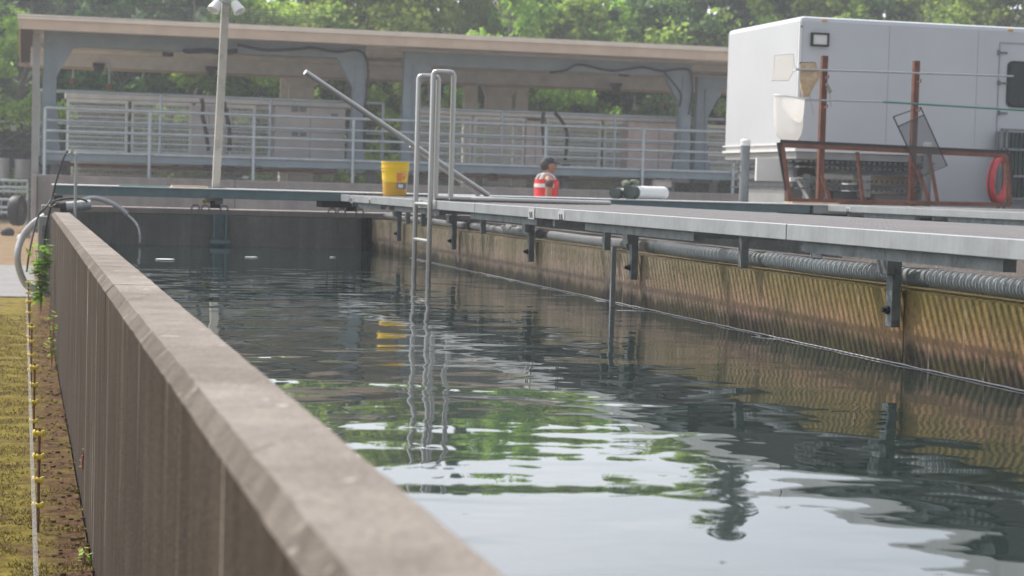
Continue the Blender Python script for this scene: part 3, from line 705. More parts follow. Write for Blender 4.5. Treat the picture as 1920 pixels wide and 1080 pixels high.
    MB().tube([p+(c-p)*-.24 for p in pts], .006, 6, False).build('grab_rope', 'black', th)
nets()
def pipe_post(px, py, z0, lab, y=21.15):
    t = at(px, py, Y=y); th = thing('bollard', (t.x, y, z0), lab, 'post', 'grey pipe posts behind the platform')
    MB().tube([(t.x, y, z0), (t.x, y, t.z-.05)], .055, 18).build('pipe', 'frame_g', th)
    MB().lathe([(.058, -.07), (.058, -.01), (.045, .005), (.0001, .01)], (t.x, y, t.z), 18).build('cap', 'whitep', th)
    for z in (t.z-.25, t.z-.38): MB().tube([(t.x-.10, y, z), (t.x+.10, y, z)], .012, 8).build('bolt', 'frame_g', th)
pipe_post(1398, 262, .1, 'grey pipe post with white cap at the nose of the white trailer')
pipe_post(1740, 268, .1, 'grey pipe post with white cap partly hidden by the right rusty post', 21.6)
# ------------------------------------------------------------------ trailer
def trailer():
    X0, X1, Y0, Y1, zt = 9.12, 17.5, 22.0, 24.5, 3.63
    th = thing('box_trailer', ((X0+X1)/2, 23.2, .1), 'large white box trailer with raised nose parked behind the rusty frame', 'trailer')
    b = MB()
    def prism(x0, x1, z0, z1, r=.06):
        b.box((x0, Y0, z0), (x1, Y1, z1), r)
    prism(X0, X1, 2.0, zt); b.build('box_body', 'white', th)
    box((10.85, Y0+.001, 1.0), (X1, Y1-.001, 2.04), 'lower_body', 'white', th)
    for z, h in ((1.99, .03), (2.07, .018)):
        box((X0-.012, Y0-.012, z), (10.85, Y1+.012, z+h), 'rub_rail', 'whitep', th)
    box((X0+.02, Y0+.02, 1.90), (10.80, Y1-.02, 1.989), 'nose_floor', 'lgrey', th)
    # steel understructure of the nose
    for y in (Y0+.12, Y1-.3):
        box((X0+.35, y, 1.72), (10.84, y+.08, 1.899), 'chassis_beam', 'frame_g', th)
        box((X0+.30, y-.004, 1.55), (10.84, y+.05, 1.60), 'chassis_beam', 'frame_g', th)
    for row, z in ((0, 1.86), (1, 1.79), (2, 1.635), (3, 1.53)):
        tb = MB(); tb.box((X0+.04, Y0+.06, z), (10.8, Y0+.11, z+.012)); xx = X0+.05
        while xx < 10.8: tb.box((xx, Y0+.0, z), (xx+.035, Y0+.10, z+.024)); xx += .07
        tb.build('toothed_rail', 'galvd', th); tb = MB(); tb.box((X0+.06, Y0+.2, z), (X0+.11, Y1-.2, z+.012)); yy = Y0+.2
        while yy < Y1-.25: tb.box((X0+.03, yy, z), (X0+.10, yy+.035, z+.024)); yy += .07
        tb.build('toothed_rail', 'galvd', th)
    box((X0+.06, Y0+.45, .9), (X0+.5, Y1-.7, 1.53), 'front_locker', 'lgrey', th, .01)
    box((X0+.10, Y0+.3, 1.56), (X0+.16, Y1-.3, 1.85), 'nose_crossbeam', 'frame_g', th)
    box((9.75, Y0+.25, .9), (10.2, Y0+.8, 1.52), 'locker', 'frame_g', th, .01)
    box((10.25, Y0+.15, .9), (10.7, Y0+.8, 1.50), 'locker', 'lgrey', th, .01)
    box((10.0, Y0+.02, 1.45), (10.14, Y0+.14, 1.72), 'junction_box', 'lgrey', th, .01)
    MB().tube([(10.07, Y0+.08, 1.45), (10.1, Y0+.08, 1.3), (10.2, Y0+.1, 1.2)], .012, 8).build('cable', 'black', th)
    for x in (9.36, 9.62): MB().bar((x, Y0+.2, .9), (x, Y0+.2, 1.72), .07).build('landing_leg', 'galv', th)
    MB().bar((9.2, Y0+.1, 1.64), (9.48, Y0-.05, 1.1), .035).build('brace', 'whitep', th); MB().bar((9.1, Y0+.1, 1.645), (9.25, Y0+.1, 1.65), .05).build('brace_head', 'whitep', th)
    MB().lathe([(.0001, -.2), (.06, -.2), (.06, .2), (.0001, .2)], (9.72, Y0+.12, 1.68), 14, 'X').build('air_tank', 'cream', th)
    box((X0-.36, Y0+.35, 1.62), (X0+.02, Y0+.40, 1.90), 'hitch_plate', 'whitep', th)
    # scene lamp, window, door, vents
    a, c = at(1520, 61, Y=Y0), at(1552, 88, Y=Y0); lm = MB()
    w_ = .022
    lm.box((a.x, Y0-.045, a.z), (c.x, Y0-.001, a.z-w_)).box((a.x, Y0-.045, c.z), (c.x, Y0-.001, c.z+w_)).box((a.x, Y0-.045, c.z+w_), (a.x+w_, Y0-.001, a.z-w_)).box((c.x-w_, Y0-.045, c.z+w_), (c.x, Y0-.001, a.z-w_))
    o = lm.build('scene_lamp', 'black', th); box((a.x+w_, Y0-.03, c.z+w_), (c.x-w_, Y0-.001, a.z-w_), 'lens', 'whitep', o)
    for x in (10.3, 11.5, 12.7, 13.9): box((x, Y0-.0025, 2.12), (x+.004, Y0-.0003, 3.56), 'panel_seam', 'lgrey', th)
    box((X0-.003, Y0-.003, 2.10), (X0+.03, Y0+.03, 3.57), 'corner_trim', 'whitep', th, .002)
    for x in (9.4, 11.9): box((x, Y0-.012, 3.575), (x+.07, Y0+.0, 3.60), 'marker_lamp', 'amber', th, .003)
    MB().lathe([(.0001, -.012), (.012, -.012), (.014, -.001)], (9.14, Y0-.001, 3.50), 10, 'Y').build('marker_lamp', 'frame_g', th)
    dx0 = at(1874, 80, Y=Y0).x; dr = MB(); zb, zt2 = 2.28, 3.42
    dr.box((dx0, Y0-.010, zb), (dx0+.012, Y0-.0005, zt2)).box((dx0, Y0-.010, zt2), (dx0+1.2, Y0-.0005, zt2+.012)).box((dx0, Y0-.01, zb-.012), (dx0+1.2, Y0-.0005, zb))
    dr.build('door_seam', 'lgrey', th)
    for py in (99, 156, 212):
        p = at(1880, py, Y=Y0); h = MB(); h.box((p.x-.06, Y0-.02, p.z-.012), (p.x+.06, Y0-.001, p.z+.012), .003); h.box((p.x-.075, Y0-.025, p.z-.03), (p.x-.045, Y0-.001, p.z+.03)); h.build('hinge', 'galvd', th)
    p = at(1889, 114, Y=Y0); q = at(1889, 201, Y=Y0); wn = MB()
    wn.box((p.x, Y0-.018, q.z), (p.x+.85, Y0-.001, p.z)); bm = bmesh.new()
    wn = MB(); pts = []; r = .07
    for cx, cz, a0 in ((p.x+r, q.z+r, 180), (p.x+.85-r, q.z+r, 270), (p.x+.85-r, p.z-r, 0), (p.x+r, p.z-r, 90)):
        for k in range(6): pts.append((cx+r*math.cos(R(a0+k*18)), Y0-.02, cz+r*math.sin(R(a0+k*18))))
    wn.poly(pts, (0, .018, 0)); o = wn.build('window', 'black', th)
    bm.free()
    cx, cz = p.x+.425, (p.z+q.z)/2; MB().poly([(cx+(x-cx)*.93, Y0-.024, cz+(z-cz)*.9) for x, y, z in pts], (0, .0035, 0)).build('pane', 'glass', o)
    # thin seam under the nose side
    box((10.15, Y0-.004, 1.875+.16), (11.3, Y0-.0003, 1.882+.16), 'seam', 'lgrey', th)
trailer()
def cage():
    th = thing('gas_cage', (12.2, 21.7, .9), 'grey steel cage with green slatted sides at the right edge of the photo', 'cage')
    Y = 21.75; P = lambda px, py: at(px, py, Y=Y)
    x0 = P(1876, 300).x; zt = P(1876, 243).z; zb = P(1876, 372).z
    for x in (x0, x0+.07, x0+.55): MB().bar((x, Y, 1.0), (x, Y, zt), .03).build('upright', 'frame_g', th)
    for z in (zt, zt-.24, zb+.28, zb): MB().bar((x0-.01, Y, z), (x0+1.4, Y, z), .03).build('rail', 'frame_g', th)
    s = MB(); x = x0+.10
    while x < x0+1.4: s.box((x, Y+.03, zb+.02), (x+.03, Y+.05, zt-.03)); x += .055
    s.build('slats', 'dgreen', th); box((x0+.02, Y+.12, zb), (x0+1.4, Y+.2, zt-.02), 'backing', 'frame_g', th)
cage()
# ------------------------------------------------------------------ shelter
def shelter():
    X0, X1, Y0, Y1 = -.08, 15.0, 27.5, 36.0; zb, zt = 3.47, 3.64
    th = thing('shelter', (7, 33, .5), 'long open sided metal shelter with a tan fascia across the back of the hatchery', 'shelter')
    box((X0+.03, Y0+.03, zb+.10), (X1, Y1-.03, zt-.01), 'roof_deck', 'under', th)
    box((X0, Y0, zb-.03), (X1, Y0+.028, zt-.065), 'fascia', 'tan', th); box((X0-.012, Y0-.02, zt-.064), (X1, Y0+.04, zt+.004), 'flashing', 'tanl', th)
    box((X0, Y0+.029, zb-.03), (X0+.028, Y1, zt-.065), 'fascia', 'tan', th); box((X0, Y1-.028, zb-.09), (X1, Y1, zt-.02), 'fascia', 'tan', th)
    y = Y0+.35
    while y < Y1-.2: box((X0+.03, y, zb+.02), (X1, y+.06, zb+.099), 'purlin', 'purl', th); y += .75
    for y, z, h in ((31.5, 3.37, .20), (35.7, zb+.019, .10)): box((.10, y, z-h), (X1, y+.14, z), 'girder', 'purl', th)
    box((.10, 31.49, 3.135), (X1, 31.66, 3.169), 'girder_trim', 'tan', th); MB().tube([(.1, 31.3, 3.42), (X1, 31.3, 3.42)], .05, 12).build('duct', 'purl', th)
    box((X0+.029, Y0+.2, zb-.02), (X0+.2, Y1-.1, zb+.019), 'overhang_underside', 'dark', th)  # dark strip along the underside of the left roof overhang
    for x in (.17,): MB().bar((x, 28.1, .5), (x, 28.1, zb-.03), .10, .10).build('corner_post', 'lgrey', th)
    # portal frames
    def portal(xa, xb, y, z, mt):
        h = .19
        box((xa, y, z-h), (xb, y+.14, z), 'portal_beam', mt, th); box((xa-.01, y-.02, z-.018), (xb+.01, y+.16, z+.006), 'beam_flange', mt, th)
        for s, x in ((1, xa), (-1, xb)):
            wl, wt = .26, .15
            MB().poly([(x-s*.02, y, 1.6), (x+s*wl, y, 1.6), (x+s*(wt+.03), y, z-.95), (x+s*(wt+.03), y, z-.62), (x+s*(wt+.27), y, z-h-.001), (x, y, z-h-.001)], (0, .12, 0)).build('portal_leg', mt, th)
            MB().bar((x+s*(wt+.02), y-.012, 1.6), (x+s*(wt-.02), y-.012, z-h), .02, .02).build('stiffener', mt, th)
    portal(.27, 4.86, 28.15, 3.465, 'blue'); portal(5.44, 9.92, 28.15, 3.41, 'blue'); portal(10.15, 14.8, 28.5, 3.25, 'blue')
    for px in (540, 578, 885, 950, 980):
        x = at(px, 150, Y=35.4).x; box((x-.12, 35.4, .5), (x+.12, 35.6, zb-.062), 'rear_column', 'purl', th)
    for px, d in ((560, 1), (930, -1)):
        x = at(px, 130, Y=34).x
        MB().poly([(x-.3, 34, 3.40), (x+.8, 34, 3.40), (x+.25, 34, 3.1), (x-.2, 34, 3.1)], (0, .06, 0)).build('gusset', 'purl', th)
        box((x-.15, 34.07, .5), (x+.1, 34.2, 3.40), 'rear_column', 'purl', th)
    # eaves lamps
    for px, py in ((185, 128), (396, 134), (1155, 165), (1340, 175)):
        c = at(px, py, Y=31.4); l = MB(); l.box((c.x-.09, 31.33, c.z+.02), (c.x+.09, 31.45, c.z+.08)); l.lathe([(.0001, -.05), (.06, -.05), (.075, -.03), (.075, .02)], (c.x, 31.39, c.z), 14); l.build('lamp', 'dark', th)
    for px, py in ((315, 102), (1170, 140)):
        c = at(px, py, Y=30.0); box((c.x-.08, 29.95, c.z-.03), (c.x+.08, 30.05, c.z+.03), 'lamp', 'black', th)
shelter()
def cable(pts, y, r, lab, nm='cable', mat='black', cat='cable'):
    P = [at(px, py, Y=y) for px, py in pts]
    out = []
    for i in range(len(P)-1):
        for k in range(4):
            t = k/4; p0 = P[max(0, i-1)]; p1 = P[i]; p2 = P[i+1]; p3 = P[min(len(P)-1, i+2)]
            out.append(.5*((2*p1)+(-p0+p2)*t+(2*p0-5*p1+4*p2-p3)*t*t+(-p0+3*p1-3*p2+p3)*t**3))
    out.append(P[-1]); return tag(MB().tube(out, r, 8).build(nm, mat, loc=P[0]), lab, cat)
cable([(445, 85), (455, 86), (500, 94), (560, 92), (585, 90), (630, 97), (668, 94), (686, 106), (690, 140), (686, 185), (684, 205), (683, 280)], 28.1, .018, 'black cable drooping along the left blue portal beam and down its right leg')
cable([(345, 92), (352, 96), (390, 95), (420, 98), (445, 95)], 28.08, .035, 'thick black hose bundled under the left portal beam near the light pole', 'hose', 'black', 'hose')
cable([(1030, 136), (1060, 132), (1085, 121), (1130, 130), (1160, 132), (1205, 126), (1240, 133), (1285, 129), (1296, 140), (1298, 170), (1293, 205), (1291, 215)], 28.1, .016, 'black cable drooping along the right blue portal beam and down its leg')
cable([(1245, 135), (1260, 152), (1276, 175), (1274, 200)], 28.1, .014, 'short black cable slanting down the right leg of the right portal')
for k, (pts, lab) in enumerate((([(378, 185), (381, 200), (379, 215), (385, 240), (391, 283)], 'black hose hanging over the railing just left of the light pole'),
                 ([(420, 190), (424, 215), (430, 240), (430, 283)], 'black hose hanging over the railing just right of the light pole'),
                 ([(1020, 210), (1017, 230), (1020, 270), (1021, 292)], 'left black hose hanging on the rail behind the person'),
                 ([(1040, 212), (1052, 225), (1063, 250), (1060, 300)], 'right black hose hanging on the rail behind the person'))):
    cable(pts, 28.12, .028, lab, 'hose', 'black', 'hose')
def hoist(px, py0, py1, lab, y=28.9):
    a, b = at(px, py0, Y=y), at(px, py1, Y=y); th = thing('pendant', a, lab, 'pendant')
    MB().tube([a, b], .012, 6).build('cord', 'galv', th); MB().lathe([(.0001, .06), (.02, .06), (.05, 0), (.05, -.02), (.0001, -.03)], b, 12).build('hook_block', 'rustd' if px % 2 else 'galv', th)
for px, a, b, l in ((137, 130, 155, 'small rusty pendant above the left cage panels'), (205, 122, 165, 'silver pendant above the left cage panels'), (804, 150, 185, 'pale pendant behind the ladder top'), (1190, 180, 203, 'small pendant above the pinkish cabinet'), (1249, 180, 200, 'pale pendant beside the right portal leg'), (1349, 170, 225, 'reddish pendant beside the trailer nose')): hoist(px, a, b, l)
# railings
def railing(lab, y, xs, rails, zb, zt, r=.022, ends=(None, None)):
    th = thing('railing', ((xs[0]+xs[-1])/2, y, zb), lab, 'railing')
    for x in xs: MB().tube([(x, y, zb), (x, y, zt)], r, 10).build('post', 'rail', th)
    for z, x0, x1, rr in rails: MB().tube([(x0, y, z), (x1, y, z)], rr, 10).build('rail', 'rail', th)
    return th
railing('long front railing of blue grey pipe standing on the base wall', 28.0, [.30, 1.75, 3.23, 4.68, 6.18, 7.59, 9.13, 10.59], [(2.39, .3, 10.5, .022), (2.22, .3, 10.5, .014), (2.07, .3, 10.5, .020), (1.93, .3, 10.5, .013)], 1.45, 2.39)
railing('taller railing behind the front one, between shelter corner and left portal leg', 28.75, [.22, 1.95, 3.55, 5.25], [(2.66, .22, 5.25, .022), (2.2, .22, 5.25, .014)], 1.72, 2.66)
railing('taller rear railing between the ladder and the white trailer', 28.75, [5.65, 7.1, 8.9, 10.2], [(2.61, 5.65, 10.7, .022), (2.2, 5.65, 10.7, .014)], 1.72, 2.61)
def deck():
    th = thing('raised_deck', (5.5, 28.3, 1.5), 'blue grey steel deck edge below the railings of the shelter', 'deck')
    box((.27, 28.06, 1.655), (10.9, 28.12, 1.765), 'edge_beam', 'blue', th); MB().tube([(.27, 28.05, 1.775), (10.9, 28.05, 1.775)], .022, 10).build('nosing', 'rail', th)
    box((.27, 28.13, 1.70), (10.9, 29.4, 1.75), 'floor', 'galvd', th)
    for x in (.4, 2.9, 5.0, 5.7, 8.0, 10.4): box((x, 28.5, .5), (x+.12, 28.62, 1.70), 'leg', 'frame_g', th)
deck()
MB_ = MB().tube([(.45, 28.3, 1.605), (4.5, 28.3, 1.60)], .022, 10)
o = tag(MB_.build('rusty_pipe', 'rustd', loc=(.45, 28.3, 1.6)), 'thin rusty pipe running under the deck edge at the left', 'pipe')
for x in (.52, 2.1, 3.3): MB().tube([(x, 28.3, 1.605), (x+.10, 28.3, 1.605)], .036, 10).build('pipe_joint', 'rustd', o)
box((.50, 28.31, 1.5), (.62, 28.45, 1.71), 'valve', 'black', o)
MB_ = MB().tube([(5.6, 28.32, 1.60), (9.9, 28.32, 1.60)], .02, 10)
o = tag(MB_.build('rusty_pipe', 'rustd', loc=(5.6, 28.3, 1.6)), 'thin brown pipe running under the deck edge at the right', 'pipe')
for x in (6.0, 6.8, 9.2, 9.45): MB().tube([(x, 28.3, 1.6), (x+.14, 28.3, 1.6)], .05, 10).build('pipe_joint', 'rustd', o)
# small things under the deck
for nm, px, py, s, mt, lab, ct in (('valve', 390, 312, (.14, .09), 'black', 'dark valve under the deck left of the light pole', 'valve'), ('bucket', 1061, 318, (.085, .12), 'dark', 'dark grey bucket hanging under the deck right of the person', 'bucket'),
      ('crate', 1240, 345, (.30, .10), 'cab', 'tan crate on the base wall below the pinkish cabinet', 'crate'), ('board', 460, 334, (.07, .02), 'whitep', 'small white block on the base wall right of the light pole', 'block'),
      ('box', 1340, 335, (.12, .12), 'frame_g', 'grey box under the deck near the trailer nose', 'box')):
    c = at(px, py, Y=28.2); th = thing(nm, (c.x, 28.2, c.z-s[1]/2), lab, ct)
    box((c.x-s[0]/2, 28.14, c.z-s[1]/2), (c.x+s[0]/2, 28.26, c.z+s[1]/2), 'body', mt, th, .01)
    box((c.x-s[0]/2-.01, 28.13, c.z+s[1]/2), (c.x+s[0]/2+.01, 28.27, c.z+s[1]/2+.015), 'rim', mt, th)
# cage panels on the deck
def panel(lab, x0, x1, z0, z1, y=29.3, inner=(.0,)):
    th = thing('grating_panel', ((x0+x1)/2, y, 1.75), lab, 'panel', 'white grating panels on the shelter deck')
    f = MB(); t = .04
    f.box((x0, y, z1-.05), (x1, y+.05, z1)).box((x0, y, z0), (x1, y+.05, z0+.04)).box((x0, y, z0+.04), (x0+t, y+.05, z1-.05)).box((x1-t, y, z0+.04), (x1, y+.05, z1-.05)).box((x0+t, y, (z0+z1)/2-.12), (x1-t, y+.05, (z0+z1)/2-.07))
    f.build('frame', 'panel', th)
    g = MB(); x = x0+t+.02
    while x < x1-t: g.box((x, y+.01, z0+.04), (x+.010, y+.03, z1-.05)); x += .034
    z = z0+.07
    while z < z1-.06: g.box((x0+t, y+.031, z), (x1-t, y+.04, z+.016)); z += .075
    g.build('grating', 'grate', th)
xs = [.62, 1.56, 2.5, 3.45]
labs = ['white grating panel at the left end beside the first portal leg', 'white grating panel second from the left portal leg', 'white grating panel just left of and behind the light pole', 'white grating panel between the light pole and the taupe cabinet']
for i in range(3): panel(labs[i], xs[i], xs[i+1]-.05, 1.80, 2.58)
panel(labs[3], 3.02, 3.72, 1.80, 2.58, 29.42)
for i, (a, b) in enumerate(((5.78, 6.75), (6.78, 7.6), (7.95, 8.85), (8.9, 9.28), (10.5, 11.4))):
    panel(['white grating panel directly behind the ladder hoops', 'white grating panel between the ladder and the hanging hoses', 'white grating panel right of the hanging hoses', 'narrow white grating panel left of the pinkish cabinet', 'white grating panel half hidden by the trailer nose'][i], a, b, 1.78, 2.54)
def trough(x0, x1, z, lab):
    th = thing('tank_rim', ((x0+x1)/2, 29.35, z), lab, 'tank'); box((x0, 29.29, z), (x1, 29.9, z+.10), 'rim', 'panel', th, .01); box((x0+.02, 30.1, 1.76), (x1-.02, 30.14, z), 'side', 'cab' if x0 < 3 else 'panel', th) if False else None
    box((x0+.1, 29.6, z+.10), (x0+.5, 29.8, z+.14), 'fitting', 'galv', th)
trough(.60, 4.95, 2.59, 'long pale tank rim above the left grating panels'); trough(5.75, 10.3, 2.55, 'long pale tank rim above the right grating panels')
def cabinet(x0, x1, z0, z1, y, mt, lab, wins):
    th = thing('cabinet', ((x0+x1)/2, y, z0), lab, 'cabinet'); box((x0, y, z0), (x1, y+.5, z1), 'body', mt, th, .01)
    box(((x0+x1)/2-.004, y-.004, z0+.04), ((x0+x1)/2+.004, y-.0005, z1-.04), 'seam', 'frame_g', th)
    for px, py, s in wins:
        c = at(px, py, Y=y); box((c.x-s, y-.01, c.z-s*.8), (c.x+s, y-.001, c.z+s*.8), 'window', 'frame_g', th)
cabinet(3.66, 4.72, 1.76, 2.57, 29.0, 'cab', 'taupe cabinet with small square windows left of the diagonal pole', ((553, 205, .05), (568, 205, .05), (553, 250, .05), (568, 250, .05), (627, 218, .05)))
cabinet(9.20, 10.22, 1.76, 2.53, 29.0, 'pink', 'pinkish cabinet with a light grey right half beside the right portal leg', ((1270, 255, .06),))
cabinet(2.45, 2.95, 1.80, 2.55, 29.25, 'cab', 'grey tank end behind the light pole', ())
cabinet(7.62, 7.93, 1.80, 2.50, 29.28, 'pink', 'pale pinkish tank end behind the hanging hoses', ())
# under deck backing: pale mesh
panel('low white grating panel under the left part of the deck', .7, 4.7, .8, 1.66, 29.6)
panel('low white grating panel under the right part of the deck', 5.8, 10.2, .8, 1.66, 29.6)
# ------------------------------------------------------------------ far left corner
def left_corner():
    # wall return pier
    box_ = MB().box((.13, 27.6, .2), (.196, 28.3, 1.45), .01)
    tag(box_.build('pier', 'conc_base', loc=(.1, 27.6, .2)), 'pale concrete pier at the left corner of the base wall', 'pier')
    # tyre
    c = at(33, 395, Y=33.0); th = thing('tyre', (c.x, c.y, c.z-.25), 'black tyre standing upright at the far left beyond the road', 'tyre')
    t = MB(); q = Quaternion((0, 0, 1), R(68)); pr = [(.13, -.07), (.20, -.085), (.245, -.075), (.255, -.03), (.255, .03), (.245, .075), (.20, .085), (.13, .07), (.13, -.07)]
    t.lathe(pr, (0, 0, 0), 32, 'Y'); t.v = [q @ v + c for v in t.v]; t.build('tread', 'black', th)
    h = MB().lathe([(.0001, -.03), (.10, -.03), (.128, -.06), (.128, .06), (.10, .03), (.0001, .03)], (0, 0, 0), 20, 'Y'); h.v = [q @ v + c for v in h.v]; h.build('rim', 'galvd', th)
    # pipes on the ground
    for pts, r, mt, lab in (([(28, 462), (38, 446), (62, 440), (80, 446)], .055, 'galv', 'grey bent pipe lying on the dirt at the far left'), ([(50, 440), (58, 425), (66, 432)], .06, 'galv', 'short grey elbow pipe lying above the bent pipe')):
        P = [at(a, b, Y=30) for a, b in pts]; tag(MB().tube(P, r, 12).build('pipe', mt, loc=P[0]), lab, 'pipe')
    c = at(22, 470, Y=30); tag(MB().box(c-Vector((.13, .1, .03)), c+Vector((.1, .1, .02)), .01).build('block', 'whitep', loc=c), 'white block lying on the dirt at the far left', 'block')
    c = at(14, 436, Y=31); o = MB().sphere(c, .09, 8, (1.2, 1, .9)); tag(o.build('rock', 'dark', loc=c), 'dark rock lying at the far left edge', 'rock')
    c = at(66, 453, Y=29); tag(MB().box(c-Vector((.2, .05, .04)), c+Vector((.2, .05, .0)), .005).build('plank', 'tan', loc=c), 'pinkish plank on the dirt beside the pier', 'plank')
    # control box by wall end
    th = thing('junction_box', (.24, 19.9, .4), 'grey electrical box on the outer side of the far wall end', 'box')
    box((.16, 19.75, .52), (.275, 19.95, 1.04), 'box', 'lgrey', th, .01); box((.20, 19.74, .8), (.26, 19.749, .95), 'cover', 'galvd', th)
    # fences
    def fence(y, px0, px1, py0, py1, n, mt, lab, post='frame_g', mesh=None):
        a, b = at(px0, py0, Y=y), at(px1, py1, Y=y); th = thing('fence', (b.x, y, b.z), lab, 'fence'); x0 = a.x-6
        for z in (a.z, (a.z+b.z)/2, b.z+.05): MB().tube([(x0, y, z), (b.x, y, z)], .022, 8).build('rail', post, th)
        x = b.x
        while x > x0: MB().tube([(x, y, gz(y)-.1), (x, y, a.z)], .022, 8).build('post', post, th); x -= 1.4
        if mesh: MB().box((x0, y+.03, b.z), (b.x, y+.034, a.z)).build('netting', mesh, th)
        else:
            s = MB(); x = b.x
            while x > x0: s.box((x, y, b.z), (x+.018, y+.018, a.z)); x -= .11
            s.build('pickets', mt, th)
    fence(36.5, 0, 52, 338, 365, 9, 'rail', 'pale picket fence at the far left beyond the tyre', 'rail')
    fence(35, 0, 50, 374, 405, 9, 'rail', 'low railing at the far left behind the tyre', 'rail')
    fence(42, 0, 66, 228, 330, 9, 'frame_g', 'tall dark net fence at the far left in front of the trees', 'frame_g', 'darkmesh')
    c = at(25, 240, Y=41.5); tag(MB().box(c-Vector((.06, .02, .06)), c+Vector((.06, .02, .06)), .005).build('sign', 'whitep', loc=c), 'small blank white sign on the tall dark net fence', 'sign')
    # white drums / crates far left
    for k, (px, py, w_, h_) in enumerate(((42, 318, .30, .35), (8, 318, .2, .4))):
        c = at(px, py, Y=40); th = thing('drum', (c.x, 40, c.z-h_/2), ['pale ribbed drum behind the far left fence', 'grey drum at the far left edge behind the fence'][k], 'drum')
        pr = [(.0001, -h_/2), (w_/2, -h_/2)]+[(w_/2*(1.05 if i % 2 else 1), -h_/2+h_*i/6) for i in range(1, 6)]+[(w_/2, h_/2), (.0001, h_/2)]
        MB().lathe(pr, c, 18).build('body', 'lgrey', th); MB().lathe([(w_/2*1.06, h_/2-.01), (w_/2*1.06, h_/2+.03), (.0001, h_/2+.03)], c, 18).build('lid', 'galv', th)
left_corner()
def hose_things():
    # standpipe with tap
    x = .505; y = 19.3; th = thing('standpipe', (x, y, 1.0), 'thin upright standpipe with a tap at the far left wall end', 'pipe')
    MB().tube([(x, y, .9), (x, y, 1.665)], .014, 10).build('pipe', 'galv', th); MB().tube([(x, y, 1.655), (x-.05, y, 1.672), (x-.09, y, 1.655)], .014, 8).build('tap', 'alu', th)
    MB().lathe([(.0001, .02), (.02, .02), (.02, -.01), (.0001, -.01)], (x-.04, y, 1.69), 10).build('tap_handle', 'alu', th)
    def cc(pts, ys, r, lab, nm, mt, ct):
        P = [at(a, b, Y=yy) for (a, b), yy in zip(pts, ys)]; out = []
        for i in range(len(P)-1):
            for k in range(6):
                t = k/6; p0 = P[max(0, i-1)]; p1 = P[i]; p2 = P[i+1]; p3 = P[min(len(P)-1, i+2)]
                out.append(.5*((2*p1)+(-p0+p2)*t+(2*p0-5*p1+4*p2-p3)*t*t+(-p0+3*p1-3*p2+p3)*t**3))
        out.append(P[-1]); return tag(MB().tube(out, r, 12).build(nm, mt, loc=P[0]), lab, ct)
    cc([(127, 283), (118, 300), (104, 345), (97, 372), (86, 388), (72, 405), (62, 440), (54, 480), (50, 510)], [19.3]*4+[19.2, 19.2, 19.1, 19.0, 19.0], .009, 'thin black cable looping from the standpipe down to the fence', 'cable', 'black', 'cable')
    cc([(98, 378), (92, 400), (84, 440), (84, 480), (85, 520)], [19.7]*5, .011, 'second black cable hanging beside the grey electrical box', 'cable', 'black', 'cable')
    cc([(100, 378), (112, 374), (140, 372), (160, 376), (170, 385)], [19.5, 19.4, 19.4, 19.4, 19.5], .010, 'black cable arched over the pump at the far wall end', 'cable', 'black', 'cable')
    cc([(85, 405), (62, 420), (42, 445), (33, 475), (36, 505), (50, 535), (72, 545)], [19.9, 19.9, 19.9, 19.8, 19.8, 19.8, 19.8], .034, 'milky plastic hose curving down beyond the left wall end', 'hose', 'hose', 'hose')
    cc([(150, 377), (175, 371), (200, 377), (222, 388), (238, 401)], [19.65]*5, .024, 'milky plastic hose pouring water over the end wall into the pool', 'hose', 'hose', 'hose')
    cc([(240, 403), (256, 420), (262, 440), (262, 455)], [19.6, 19.5, 19.45, 19.45], .012, 'thin jet of water falling from the milky hose', 'water_jet', 'waterjet', 'water jet')
    p0, p1 = at(120, 388, Y=19.45), at(170, 384, Y=19.45); th = thing('pump', p0, 'grey cylindrical pump lying on the far end of the left wall', 'pump')
    MB().tube([p0, p0+(p1-p0)*.5, p1], .05, 18).build('body', 'galv', th); MB().tube([p0-(p1-p0).normalized()*.04, p0+(p1-p0).normalized()*.02], .058, 18).build('end_cap', 'black', th)
    MB().tube([p0+(p1-p0)*.6, p0+(p1-p0)*.66], .055, 18).build('collar', 'alu', th)
    c = at(108, 371, Y=19.6); th = thing('control_unit', c, 'small black control unit on the far end of the left wall', 'box')
    box(c-Vector((.04, .04, .03)), c+Vector((.05, .04, .03)), 'housing', 'black', th, .006)
    box(c-Vector((.07, .05, .10)), c+Vector((.06, .05, -.045)), 'bracket', 'dark', th, .006)
    MB().tube([c+Vector((-.06, -.06, -.09)), c+Vector((.0, -.06, -.05)), c+Vector((.06, -.06, -.09))], .006, 6).build('strap', 'galvd', th)
hose_things()
